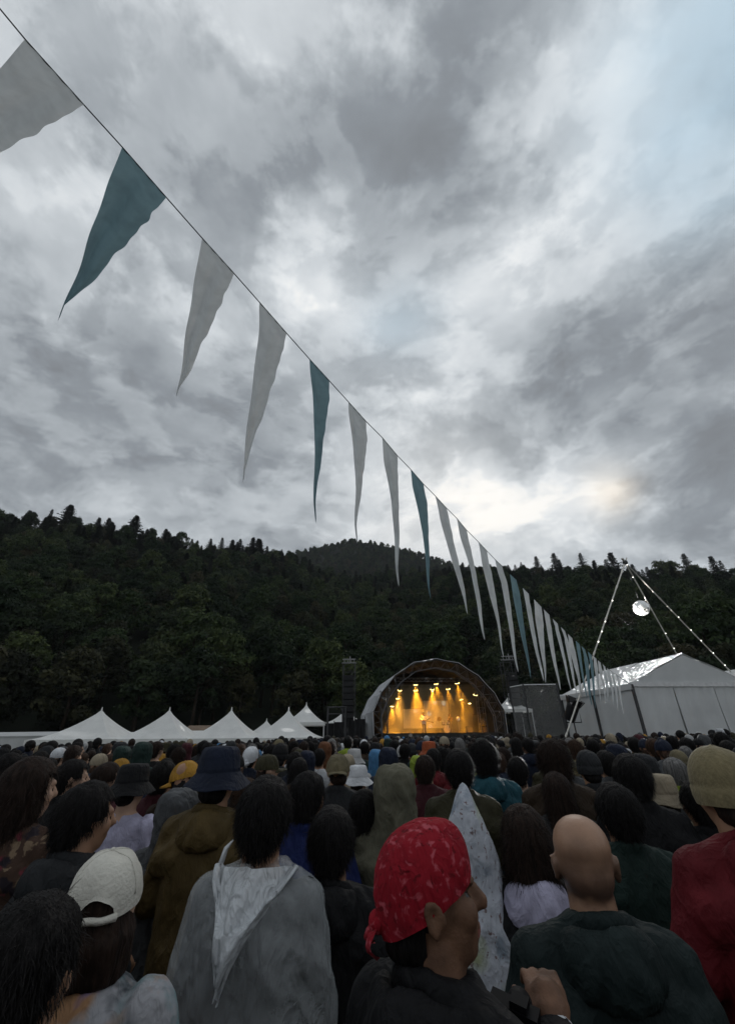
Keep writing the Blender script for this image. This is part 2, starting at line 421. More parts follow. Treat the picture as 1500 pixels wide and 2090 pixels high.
for i, (h, rad, base) in enumerate([(12, 4.6, 2.5), (10.5, 4.0, 2), (13.5, 5.2, 3), (9, 3.8, 1.5)]):
    V, Fc = broad_crown(100 + i, h, rad, base, 4300); mb = MB(); mb.add(V, Fc)
    PROTO.append(('broadleaf', mb.mesh('crown', M_leafs[i % 3]), trunk_mesh(h * .85, .22, 6, i)))
for i, (h, rad, base, sp) in enumerate([(13, 4.6, 1.2, 1.2), (11.5, 4.3, 1.0, 1.1), (14, 4.7, 1.6, 1.0), (10.5, 4.4, .8, 1.3)]):
    V, Fc = conifer_crown(200 + i, h, rad, base, sp); mb = MB(); mb.add(V, Fc)
    PROTO.append(('conifer', mb.mesh('crown', M_needle[i % 2]), trunk_mesh(h * .97, .2, 0, 20 + i)))

def zone(px):
    for lim, w in ((60, 'at the left edge'), (150, 'left of the leftmost tent'), (230, 'above the leftmost tent'), (320, 'between the first two tents'), (400, 'above the second tent'), (520, 'above the third tent'), (620, 'above the rightmost front tent'),
                   (690, 'left of the speaker tower'), (760, 'behind the left speaker tower'), (830, 'behind the left arch shoulder'), (900, 'behind the arch top'), (970, 'behind the right arch shoulder'), (1050, 'right of the arch'),
                   (1130, 'behind the scrim enclosure'), (1220, 'left of the tripod'), (1310, 'behind the mirror ball'), (1400, 'right of the mirror ball')):
        if px < lim: return w
    return 'at the right edge'
def project(p):
    q = Vector(p) - CP; z = q.dot(fwd); return 750 + F * q.dot(right) / z, 1045 - F * q.dot(up) / z, z
spots = []
a_lo, a_hi = R(-55), R(52)
r = 63.0
while r < 345:
    step = 5.2 + r * .0075
    na = int((a_hi - a_lo) * r / step)
    for k in range(na):
        a = a_lo + (a_hi - a_lo) * (k + rng.uniform(.1, .9)) / na
        rr = r + rng.uniform(-.45, .45) * step
        if rr < FOOT(a) + 2 or rr > nearR(a) + 10: continue
        spots.append((a, rr))
    r += step * .82
TREES = []
for a, rr in spots:
    t = (rr - FOOT(a)) / (nearR(a) - FOOT(a))
    con = rng.random() < (.06 + .52 * ss(.35, .95, t) + (.12 if a < R(-25) and t > .3 else 0))
    k = (4 + rng.randrange(4)) if con else rng.randrange(4)
    s = rng.uniform(.7, 1.15) * (1.0 if con else rng.uniform(.8, 1.1)) * (.9 if t > .93 else 1)
    if t > .94 and rng.random() < .2: s *= 1.3
    TREES.append((a, rr, k, s, t))
near_sorted = sorted(range(len(TREES)), key=lambda i: TREES[i][1])
indiv = []
for i in near_sorted:
    a, rr, k, s, t = TREES[i]
    px, py, _ = project((rr * math.sin(a), rr * math.cos(a), near_z(a, rr) + 10))
    if -60 < px < 1560 and len(indiv) < 205: indiv.append(i)
ridge = [i for i in range(len(TREES)) if TREES[i][4] > .95 and i not in set(indiv)]
ridge = [i for i in ridge if -20 < project((TREES[i][1] * math.sin(TREES[i][0]), TREES[i][1] * math.cos(TREES[i][0]), near_z(*TREES[i][:2]) + 9))[0] < 1520]
rng.shuffle(ridge); ridge = ridge[:76]
iset = set(indiv) | set(ridge)
crown_proto = {}
for i in sorted(iset):
    a, rr, k, s, t = TREES[i]
    kind, cm, tm = PROTO[k]
    p = (rr * math.sin(a), rr * math.cos(a), near_z(a, rr) - .2)
    root = empty(kind + '_tree', p, rng.uniform(0, 6.28)); root.scale = (s * rng.uniform(.88, 1.12), s * rng.uniform(.88, 1.12), s)
    c = link('crown', cm, root); link('trunk', tm, root)
    crown_proto.setdefault(k, c)
    px = project(p)[0]; row = 'skyline' if t > .9 else 'foot of slope' if rr < 76 else 'lower slope' if rr < 92 else 'mid slope'
    look = ('large ' if s > 1.0 else 'mid-sized ' if s > .8 else 'small ') + ('pointed conifer' if kind == 'conifer' else ('deep green', 'olive-tinged', 'fresh green', 'dark green')[k % 4] + ' leafy tree')
    lab = look + ', ' + row + ', ' + zone(px)
    tag(root, lab, 'tree', 'trees: ' + lab)
# tall conifers that stand out on the skyline
for px, top, wide in ((72, 1044, 1.2), (148, 1030, 1.5), (205, 1056, 1.2), (281, 1052, 1.5), (345, 1084, 1.3), (476, 1101, 1.4), (529, 1099, 1.5), (1092, 1134, 1.0), (1128, 1128, 1.2), (1182, 1128, 1.1), (1243, 1126, 1.2), (1392, 1129, 1.2), (1447, 1133, 1.0)):
    a = math.atan2(ray(px, top).x, ray(px, top).y); rr = nearR(a) - 6; g = near_z(a, rr) - .2; tz = at_r(px, top, rr).z
    k = 4 + int(px) % 4; h = (13, 11.5, 14, 10.5)[k - 4]; s = max(.8, (tz - g) / h)
    root = empty('conifer_tree', (rr * math.sin(a), rr * math.cos(a), g), px); root.scale = (s * wide * .85, s * wide * .85, s)
    link('crown', PROTO[k][1], root); link('trunk', PROTO[k][2], root)
    tag(root, 'tall ragged conifer standing out on the skyline, ' + zone(px), 'tree', 'tall skyline conifers ' + zone(px))
# the rest of the wood: one mass, instanced on points
def forest(name, pts, protos, smin, smax, label):
    me = bpy.data.meshes.new(name); me.from_pydata(pts, [], []); me.materials.append(M_leafs[0])
    o = link(name, me); tag(o, label, 'forest', kind='stuff')
    ng = bpy.data.node_groups.new(name, 'GeometryNodeTree')
    ng.interface.new_socket('Geometry', in_out='INPUT', socket_type='NodeSocketGeometry'); ng.interface.new_socket('Geometry', in_out='OUTPUT', socket_type='NodeSocketGeometry')
    N = ng.nodes; L = ng.links
    gi = N.new('NodeGroupInput'); go = N.new('NodeGroupOutput')
    gg = N.new('GeometryNodeJoinGeometry')
    for ob in protos:
        oi = N.new('GeometryNodeObjectInfo'); oi.inputs['Object'].default_value = ob; oi.transform_space = 'ORIGINAL'; oi.inputs['As Instance'].default_value = True
        L.new(oi.outputs['Geometry'], gg.inputs[0])
    mp = N.new('GeometryNodeMeshToPoints'); L.new(gi.outputs[0], mp.inputs[0])
    ip = N.new('GeometryNodeInstanceOnPoints'); L.new(mp.outputs[0], ip.inputs['Points']); L.new(gg.outputs[0], ip.inputs['Instance']); ip.inputs['Pick Instance'].default_value = True
    rv = N.new('FunctionNodeRandomValue'); rv.data_type = 'FLOAT_VECTOR'; rv.inputs[0].default_value = (-.05, -.05, 0); rv.inputs[1].default_value = (.05, .05, 6.28); L.new(rv.outputs[0], ip.inputs['Rotation'])
    rs = N.new('FunctionNodeRandomValue'); rs.data_type = 'FLOAT_VECTOR'; rs.inputs[0].default_value = (smin,) * 3; rs.inputs[1].default_value = (smax,) * 3; rs.inputs['Seed'].default_value = 4; L.new(rs.outputs[0], ip.inputs['Scale'])
    L.new(ip.outputs[0], go.inputs[0])
    md = o.modifiers.new('instances', 'NODES'); md.node_group = ng
    return o
rest = [TREES[i] for i in range(len(TREES)) if i not in iset]
P3 = lambda a, rr, fn: (rr * math.sin(a), rr * math.cos(a), fn(a, rr) - .2)
forest('forest', [P3(a, rr, near_z) for a, rr, k, s, t in rest if k < 4], [crown_proto[k] for k in range(4) if k in crown_proto], .68, 1.12, 'mass of dark broadleaf woodland covering the hillside')
forest('conifer_forest', [P3(a, rr, near_z) for a, rr, k, s, t in rest if k >= 4], [crown_proto[k] for k in range(4, 8) if k in crown_proto], .62, 1.05, 'mass of dark conifers on the upper hillside')
fp = []
for i in range(5200):
    a = R(rng.uniform(-26, 20)); rr = rng.uniform(420, 668)
    fp.append(P3(a, rr, far_z))
forest('far_forest', fp, [crown_proto[k] for k in range(4) if k in crown_proto], .55, .95, 'faded wood on the far rounded hill behind the stage')
# ------------------------------------------------------------------ stage
M_steel = mat('truss_aluminium', (.13, .13, .135), .5, metal=.4, var=.2, nscale=3)
M_black = mat('black_drape', (.012, .012, .013), .95, var=.4, nscale=2, bump=.6, bscale=3, stretch=(3, 3, .3))
M_roofgrey = mat('stage_roof_fabric', (.40, .41, .43), .6, var=.15, nscale=1.2, bump=.15, bscale=2)
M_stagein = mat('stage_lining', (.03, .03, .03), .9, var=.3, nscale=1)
M_deck = mat('stage_deck', (.025, .022, .02), .5, var=.4, nscale=2)
M_screen = mat('backdrop_screen', (.82, .76, .62), .8, var=.1, nscale=.8)
STZ = 36.0
sl, sr = at(763, 1503, STZ), at(1031, 1500, STZ + 1.6)
SROT = R(8)
sc_ = (sl + sr) / 2
stage = empty('stage', (sc_.x, sc_.y, 0), SROT)
tag(stage, 'arched concert stage with truss front and grey fabric roof, lit gold inside', 'stage')
HW = (sr - sl).to_2d().length / 2
SM = Matrix.Translation((sc_.x, sc_.y, 0)) @ Matrix.Rotation(SROT, 4, 'Z')
SMi = SM.inverted()
prof = [(-1, 0), (-1, 3.75), (-.88, 5.2), (-.66, 6.65), (-.36, 7.75), (0, 8.1), (.36, 7.75), (.66, 6.65), (.88, 5.2), (1, 3.75), (1, 0)]
outer = [Vector((x * HW, 0, z)) for x, z in prof]
inner = [Vector((x * (HW - .75), 0, z * (.915 if i not in (0, 10) else 1))) for i, (x, z) in enumerate(prof)]
SD = 8.2
mb = MB()
for y in (0.0, .45):
    off = Vector((0, y, 0))
    for ring in (outer, inner):
        for a, b in zip(ring[:-1], ring[1:]): mb.tube([a + off, b + off], .042, 6)
    for i in range(len(outer) - 1):
        n = 4 if i in (0, 9) else 2
        for k in range(n):
            a = outer[i].lerp(outer[i + 1], k / n); b = inner[i].lerp(inner[i + 1], (k + .5) / n); c = outer[i].lerp(outer[i + 1], (k + 1) / n)
            mb.tube([a + off, b + off], .016, 5); mb.tube([b + off, c + off], .016, 5)
for i in range(len(outer)):
    mb.tube([outer[i], outer[i] + Vector((0, .45, 0))], .04, 5); mb.tube([inner[i], inner[i] + Vector((0, .45, 0))], .04, 5)
mb.build('arch_truss', M_steel, stage)
# fabric roof: one panel between each pair of arch joints
for i in range(len(outer) - 1):
    mb = MB(); a, b = outer[i], outer[i + 1]
    c = Vector((0, 0, 3.5)); na = ((a + b) / 2 - c); na.y = 0; na.normalize()
    rows = []
    for j in range(9):
        y = -.35 + (SD + .35) * j / 8; sag = -.10 * math.sin(math.pi * ((j % 4) / 4)) - .02
        rows.append([a + na * (.12 + sag) + Vector((0, y, 0)), ((a + b) / 2) + na * (.10 + sag * 1.6) + Vector((0, y, 0)), b + na * (.12 + sag) + Vector((0, y, 0))])
    V = [p for r_ in rows for p in r_]; n = len(V)
    V2 = [p - na * .05 for p in V]
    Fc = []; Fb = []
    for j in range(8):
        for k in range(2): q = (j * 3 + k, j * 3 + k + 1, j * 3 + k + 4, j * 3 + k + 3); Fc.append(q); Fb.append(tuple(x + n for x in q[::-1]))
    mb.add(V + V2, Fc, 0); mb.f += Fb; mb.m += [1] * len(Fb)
    edge = [(0, n, n + 1, 1), (1, n + 1, n + 2, 2)]; mb.f += edge; mb.m += [0, 0]
    mb.build('roof_panel', [M_roofgrey, M_stagein], stage, smooth=False)
mb = MB(); pl = [p * 1.0 + Vector((0, SD - .25, 0)) for p in outer]; n = len(pl)
V = pl + [p + Vector((0, .1, 0)) for p in pl]
mb.add(V, [tuple(range(n)), tuple(range(2 * n - 1, n - 1, -1))] + [(i, i + n, (i + 1) % n + n, (i + 1) % n) for i in range(n)])
mb.build('black_backdrop', M_black, stage)
DECK = 2.05
mb = MB(); mb.box((0, SD / 2 - .3, DECK - .15), (2 * HW - 1.7, SD, .3)); mb.build('stage_deck', M_deck, stage)
mb = MB(); mb.box((0, -.42, DECK / 2 - .15), (2 * HW - 1.8, .06, DECK - .3)); mb.build('stage_skirt', M_black, stage)
for s in (-1, 1):      # lattice side towers
    mb = MB()
    for dx in (-.28, .28):
        for dy in (1.6, 2.16): mb.tube([(s * (HW - 1.25) + dx, dy, 0), (s * (HW - 1.25) + dx, dy, 5.6)], .035, 6)
    for k in range(11):
        z = .3 + k * .48
        for dy in (1.6, 2.16):
            mb.tube([(s * (HW - 1.25) - .28, dy, z), (s * (HW - 1.25) + .28, dy, z + (.48 if k % 2 else 0))], .018, 5)
        mb.tube([(s * (HW - 1.25) - .28, 1.6, z), (s * (HW - 1.25) - .28, 2.16, z)], .018, 5); mb.tube([(s * (HW - 1.25) + .28, 1.6, z), (s * (HW - 1.25) + .28, 2.16, z)], .018, 5)
    mb.build('side_tower', M_steel, stage)
def lighting_bar(y, z, w):
    mb = MB()
    for dz in (0, .3): mb.tube([(-w, y, z + dz), (w, y, z + dz)], .025, 6)
    k = int(w * 2 / .4)
    for i in range(k): x = -w + 2 * w * i / k; mb.tube([(x, y, z), (x + .2, y, z + .3)], .014, 4); mb.tube([(x + .2, y, z + .3), (x + .4, y, z)], .014, 4)
    mb.build('lighting_bar', M_steel, stage)
lighting_bar(1.3, 6.35, HW * .62); lighting_bar(3.6, 5.95, HW * .68); lighting_bar(5.6, 5.4, HW * .78)
def stage_pt(px, py, ly):       # point of the sight line that lies at stage depth ly
    o = SMi @ CP; d = SMi.to_3x3() @ ray(px, py); t = (ly - o.y) / d.y
    return o + d * t
# pale projection screen: a tall middle panel and a lower wide one
for x0, x1, y0, y1, ly in ((867, 913, 1430, 1485, 7.0), (824, 914, 1447, 1487, 7.35)):
    a = stage_pt(x0, y1, ly); b = stage_pt(x1, y0, ly)
    mb = MB(); mb.box(((a.x + b.x) / 2, ly, (a.z + b.z) / 2), (b.x - a.x, .06, b.z - a.z)); mb.build('screen_panel', M_screen, stage)

M_lampbody = mat('lamp_housing', (.015, .015, .016), .5, var=.2)
M_lens = bpy.data.materials.new('lamp_lens_lit'); M_lens.use_nodes = True
bs = M_lens.node_tree.nodes['Principled BSDF']; bs.inputs['Emission Color'].default_value = (1, .72, .25, 1); bs.inputs['Emission Strength'].default_value = 9
bs.inputs['Base Color'].default_value = (.9, .8, .6, 1)
GOLD = (1.0, .38, .022)
LAMPS = [(848, 1398, 1.3, 'top', 1.0), (848, 1409, 3.6, 'mid', 1.5), (890, 1396, 1.3, 'top', .8), (882, 1407, 3.6, 'mid', 1.5), (914, 1406, 3.6, 'mid', .4), (933, 1394.5, 1.3, 'top', .9),
         (970, 1418, 3.6, 'mid', .7), (941, 1428, 5.6, 'low', 1.1), (815.5, 1409, 3.6, 'mid', .6), (811.5, 1426, 5.6, 'low', 1.0), (800, 1442, 5.6, 'low', 1.4),
         (958, 1436, 5.8, 'row', .1), (966, 1434, 5.8, 'row', .1), (974, 1433, 5.8, 'row', .1), (981, 1431, 5.8, 'row', .1)]
order = sorted(range(len(LAMPS)), key=lambda i: LAMPS[i][0]); ordn = {v: k for k, v in enumerate(order)}
WORDS = ['first', 'second', 'third', 'fourth', 'fifth', 'sixth', 'seventh', 'eighth', 'ninth', 'tenth', 'eleventh', 'twelfth', 'thirteenth', 'fourteenth', 'fifteenth', 'sixteenth', 'seventeenth', 'eighteenth', 'nineteenth', 'twentieth',
         'twenty-first', 'twenty-second', 'twenty-third', 'twenty-fourth', 'twenty-fifth', 'twenty-sixth', 'twenty-seventh', 'twenty-eighth', 'twenty-ninth', 'thirtieth']
lb = MB(); lb.tube([(0, 0, .30), (0, 0, .26), (0, 0, .06), (0, 0, 0)], [.07, .12, .15, .17], 12); LBM = lb.mesh('housing', M_lampbody, True)
ly_ = MB(); ly_.tube([(-.2, 0, .15), (-.2, 0, .42), (.2, 0, .42), (.2, 0, .15)], .02, 6); ly_.tube([(0, 0, .42), (0, 0, .6)], .025, 6); LYM = ly_.mesh('yoke', M_lampbody)
ln = MB(); ln.tube([(0, 0, .012), (0, 0, -.012), (0, 0, -.03)], [.20, .20, .1], 14); LNM = ln.mesh('lens', M_lens, True)
for i, (px, py, ly, rowname, pw) in enumerate(LAMPS):
    p = SM @ stage_pt(px, py, ly)
    root = empty('stage_lamp', p, SROT)
    k = .7 if rowname == 'row' else 1.0
    root.scale = (k, k, k)
    lx = stage_pt(px, py, ly).x
    aim = Vector((rng.uniform(-.10, .22), (rng.uniform(.38, .52) if rowname == 'mid' else rng.uniform(.1, .25)) if ly < 5 else rng.uniform(-.2, .05), -1)).normalized()
    q = Vector((0, 0, -1)).rotation_difference(aim)
    hb = link('housing', LBM, root); hb.rotation_mode = 'QUATERNION'; hb.rotation_quaternion = q
    ln_o = link('lens', LNM, hb)
    link('yoke', LYM, root)
    ld = bpy.data.lights.new('spot', 'SPOT'); ld.energy = 4300 * pw; ld.color = GOLD if i not in (8, 9) else (1, .42, .05)
    ld.spot_size = R(52 if rowname != 'row' else 60); ld.spot_blend = .85; ld.shadow_soft_size = .08
    lo = bpy.data.objects.new('beam_light', ld); COL.objects.link(lo); lo.parent = root; lo.rotation_mode = 'QUATERNION'; lo.rotation_quaternion = q; lo.location = aim * .08
    tag(root, 'glowing amber stage lamp, ' + WORDS[ordn[i]] + ' from the left under the arch', 'lamp', 'stage lamps under the arch')
# thin smoke inside the stage that the lamps light up
mb = MB(); mb.box((0, SD / 2 + .3, DECK + 2.1), (2 * HW - 3.2, SD - 2.0, 4.1))
M_smoke = bpy.data.materials.new('stage_smoke'); M_smoke.use_nodes = True
sn = M_smoke.node_tree; sn.nodes.remove(sn.nodes['Principled BSDF'])
pv = sn.nodes.new('ShaderNodeVolumePrincipled'); pv.inputs['Color'].default_value = (.9, .9, .9, 1); pv.inputs['Density'].default_value = .05; pv.inputs['Anisotropy'].default_value = .2
stc = sn.nodes.new('ShaderNodeTexCoord'); snn = sn.nodes.new('ShaderNodeTexNoise'); snn.inputs['Scale'].default_value = .55; snn.inputs['Detail'].default_value = 2; sn.links.new(stc.outputs['Object'], snn.inputs['Vector'])
smr = sn.nodes.new('ShaderNodeMapRange'); smr.inputs[1].default_value = .35; smr.inputs[2].default_value = .7; smr.inputs[3].default_value = .03; smr.inputs[4].default_value = .16
sn.links.new(snn.outputs['Fac'], smr.inputs[0]); sn.links.new(smr.outputs[0], pv.inputs['Density'])
sn.links.new(pv.outputs[0], sn.nodes['Material Output'].inputs['Volume'])
smoke = mb.build('stage_smoke', M_smoke); smoke.matrix_world = SM
tag(smoke, 'golden stage smoke hanging under the arch', 'smoke', kind='stuff')

# ------------------------------------------------------------------ speaker towers beside the stage
M_scaff = mat('scaffold_tube', (.06, .06, .062), .5, metal=.4, var=.2)
M_speaker = mat('speaker_black', (.012, .012, .013), .7, var=.3)
M_pale = mat('pale_metal', (.26, .26, .26), .5, var=.1)
def pa_tower(px, ytop, ybox, z, w, label):
    b = at(px, 1495, z); root = empty('speaker_tower', (b.x, b.y, 0)); tag(root, label, 'speaker tower')
    top = at(px, ytop, z).z; bx = at(px, ybox, z).z
    mb = MB()
    for dx in (-w / 2, w / 2):
        for dy in (0, w): mb.tube([(dx, dy, 0), (dx, dy, top - .5)], .035, 6)
    for k in range(int(top / 1.1)):
        zz = .6 + 1.1 * k
        mb.tube([(-w / 2, 0, zz), (w / 2, 0, zz)], .025, 5); mb.tube([(-w / 2, 0, zz), (w / 2, 0, min(top - .5, zz + 1.1))], .02, 5); mb.tube([(-w / 2, w, zz), (w / 2, w, zz)], .025, 5)
    mb.build('scaffold', M_scaff, root)
    mb = MB()
    mb.tube([(-w * .55, .1, top - .15), (w * .55, .1, top - .15)], .05, 6); mb.tube([(-w * .6, .3, top - .45), (w * .6, .3, top - .45)], .05, 6); mb.tube([(.1, .1, top - .5), (.1, .1, top + .1)], .05, 6)
    for dx in (-.4, -.1, .2, .42): mb.tube([(w * dx, .1, top - .45), (w * dx, .2, top - .1)], .03, 5)
    mb.build('top_beam', M_pale, root)
    n = 9; zz = bx
    for k in range(n):
        h = (bx - 2.2) / n; mb = MB(); M = Matrix.Rotation(R(-1.2 * k), 3, 'X')
        mb.box((0, -.35 + .012 * k * k, zz - h / 2), (w * .82, .6, h * .93), M, 0)
        mb.box((0, -.67 + .012 * k * k, zz - h / 2), (w * .74, .05, h * .7), M, 0)
        mb.build('speaker_cabinet', M_speaker, root); zz -= h
    return root
pa_tower(711, 1329, 1372, 37, 1.1, 'tall black speaker tower with pale top beam left of the stage')
pa_tower(1060, 1322, 1372, 39, 1.1, 'dark speaker tower with pale top beam right of the stage, behind the pennants')
# black scrim fence and scaffold frame left of the stage
a, b = at(661, 1478, 36.5), at(745, 1466, 36.5)
root = empty('black_scrim_fence', (a.x, a.y, 0)); tag(root, 'black scrim fence on scaffold posts left of the stage', 'fence')
L = (b - a).to_2d().length; n = 4
for i in range(n):
    mb = MB(); x0, x1 = L * i / n + .02, L * (i + 1) / n - .02; ztop = a.z + (b.z - a.z) * (i + .5) / n
    rows = [[(x0 + (x1 - x0) * k / 6, .06 * math.sin(k * 1.7 + i), zz) for k in range(7)] for zz in (0.0, ztop * .5, ztop)]
    V = [p for r_ in rows for p in r_]; mb.add(V, [(j * 7 + k, j * 7 + k + 1, j * 7 + k + 8, j * 7 + k + 7) for j in range(2) for k in range(6)])
    mb.build('scrim_panel', M_black, root)
for i in range(n + 1):
    mb = MB(); mb.tube([(L * i / n, .1, 0), (L * i / n, .1, a.z + .15 + (b.z - a.z) * i / n)], .035, 6); mb.build('post', M_scaff, root)
a, b = at(669, 1442, 36.0), at(705, 1446, 36.0)
root = empty('scaffold_frame', (a.x, a.y, 0)); tag(root, 'thin scaffold frame standing over the black scrim fence', 'scaffold')
w = b.x - a.x; h = a.z
for x in (0, w):
    for y in (0, .8): mb = MB(); mb.tube([(x, y, 0), (x, y, h)], .04, 6); mb.build('upright', M_scaff, root)
for y in (0, .8):
    mb = MB(); mb.tube([(-.1, y, h - .05), (w + .1, y, h - .05)], .05, 6); mb.tube([(0, y, h - .55), (w, y, h - .55)], .025, 6); mb.tube([(w * .72, y, h - .05), (w, y, h - 1.0)], .025, 6); mb.build('crossbar', M_scaff, root)

# ------------------------------------------------------------------ white pagoda tents
M_tent = mat('white_tent_canvas', (.80, .80, .78), .7, var=.06, nscale=1.3, trans=.25, bump=.12, bscale=1.5)
M_alu = mat('tent_leg', (.5, .5, .5), .4, metal=.6, var=.1)
M_marq = mat('grey_tent_canvas', (.50, .51, .51), .75, var=.1, nscale=.9, bump=.2, bscale=1.2, trans=.12)
def pagoda(px, py, eave_px, z, width, label, rz=0.0, depth=None):
    ap = at(px, py, z); ez = at(px, eave_px, z).z
    g0 = ground_z(ap.x, ap.y)
    root = empty('pagoda_tent', (ap.x, ap.y, g0), rz); tag(root, label, 'tent', 'white pagoda tents')
    H = ap.z - g0; E = ez - g0; hw = width / 2
    for s in range(4):             # four concave roof panels
        mb = MB(); V = []; nu, nv = 8, 12
        M = Matrix.Rotation(math.pi / 2 * s, 3, 'Z')
        for j in range(nv + 1):
            t = j / nv; rr = hw * (1 - t); zz = E + (H - .25 - E) * (t ** 1.75 * .86 + .14 * t)
            rr = max(rr, .05)
            for k in range(nu + 1):
                u = -1 + 2 * k / nu
                V.append(M @ Vector((rr * u, -rr, zz - .10 * (1 - t) * (1 - u * u) * (1 if j else .0))))
        mb.add(V, [(j * (nu + 1) + k, j * (nu + 1) + k + 1, (j + 1) * (nu + 1) + k + 1, (j + 1) * (nu + 1) + k) for j in range(nv) for k in range(nu)])
        mb.build('roof_panel', M_tent, root, smooth=True)
        mb = MB(); mb.box(M @ Vector((0, -hw - .012, E - .13)), (width, .02, .27), M); mb.build('valance', M_tent, root)
        c = M @ Vector((-hw + .05, -hw + .05, 0)); mb = MB(); mb.box((c.x, c.y, E / 2 - .05), (.09, .09, E - .1)); mb.build('leg', M_alu, root)
    mb = MB(); mb.tube([(0, 0, H - .5), (0, 0, H - .2), (0, 0, H)], [.09, .055, .02], 8); mb.build('finial', M_tent, root)
    return root
pagoda(210, 1443, 1509, 31, 5.7, 'leftmost white pagoda tent beside the low grey marquee')
pagoda(348, 1443, 1508, 31, 5.1, 'white pagoda tent, second from the left in the front row')
pagoda(474, 1443, 1507, 31, 4.9, 'white pagoda tent, third from the left in the front row')
pagoda(590, 1443, 1506, 31, 4.9, 'white pagoda tent, rightmost of the front row beside the black fence')
pagoda(545, 1466, 1506, 43, 4.6, 'small white pagoda tent peeping up between two front tents')
pagoda(626, 1433, 1476, 38.5, 3.7, 'taller white pagoda tent behind the rightmost front tent')
pagoda(707, 1441, 1476, 42, 3.7, 'white pagoda tent half hidden behind the scaffold frame')
pagoda(1037, 1415, 1450, 41, 3.0, 'small white pagoda tent between the stage and the grey scrim fence')
def small_top(x0, x1, y0, y1, z, name, m, label, cat):
    a, b = at(x0, y1, z), at(x1, y0, z); g0 = ground_z(a.x, a.y)
    root = empty(name, ((a.x + b.x) / 2, a.y, g0)); tag(root, label, cat)
    w = b.x - a.x; H = b.z - g0; E = a.z - g0; d = 3.0
    for s in (-1, 1):
        mb = MB(); V = [(-w / 2, s * d / 2, E), (w / 2, s * d / 2, E), (w / 2, 0, H), (-w / 2, 0, H)]; V += [(x, y, zz - .06) for x, y, zz in V]
        mb.add(V, [(0, 1, 2, 3), (7, 6, 5, 4), (0, 4, 5, 1), (2, 6, 7, 3), (1, 5, 6, 2), (0, 3, 7, 4)]); mb.build('roof_panel', m, root)
        mb = MB(); mb.box((0, s * (d / 2 - .08), E / 2), (w - .1, .05, E - .1)); mb.build('wall', M_marq, root)
    for s in (-1, 1):
        mb = MB(); V = [(s * (w / 2 - .06), -d / 2 + .11, 0), (s * (w / 2 - .06), d / 2 - .11, 0), (s * (w / 2 - .06), d / 2 - .11, E - .1), (s * (w / 2 - .06), 0, H - .12), (s * (w / 2 - .06), -d / 2 + .11, E - .1)]
        mb.add(V, [(0, 1, 2, 3, 4)]); mb.build('end_wall', M_marq, root)
M_brown = mat('brown_roof', (.17, .12, .085), .8, var=.2, nscale=2)
small_top(-260, 124, 1493, 1506, 33, 'marquee', M_marq, 'long low grey marquee at the left edge', 'tent')
small_top(385, 445, 1480, 1492, 44, 'hut', M_brown, 'brown-roofed hut behind the white tents', 'hut')
small_top(248, 283, 1494, 1500, 41, 'small_gazebo', M_tent, 'low white gazebo roof between the first two pagoda tents', 'tent')
small_top(385, 414, 1491, 1499, 41, 'small_gazebo', M_tent, 'low white gazebo roof in front of the brown-roofed hut', 'tent')

# ------------------------------------------------------------------ big grey marquee on the right
EH = 4.0
Cn = at_h(1287, 1396, EH); Bk = at_h(1143, 1421, EH)
ed = (Bk - Cn); elen = min(ed.to_2d().length, 30); ed = Vector((ed.x, ed.y, 0)).normalized()
gd = Vector((ed.y, -ed.x, 0))
if gd.x < 0: gd = -gd
apx, apy = 1391, 1332
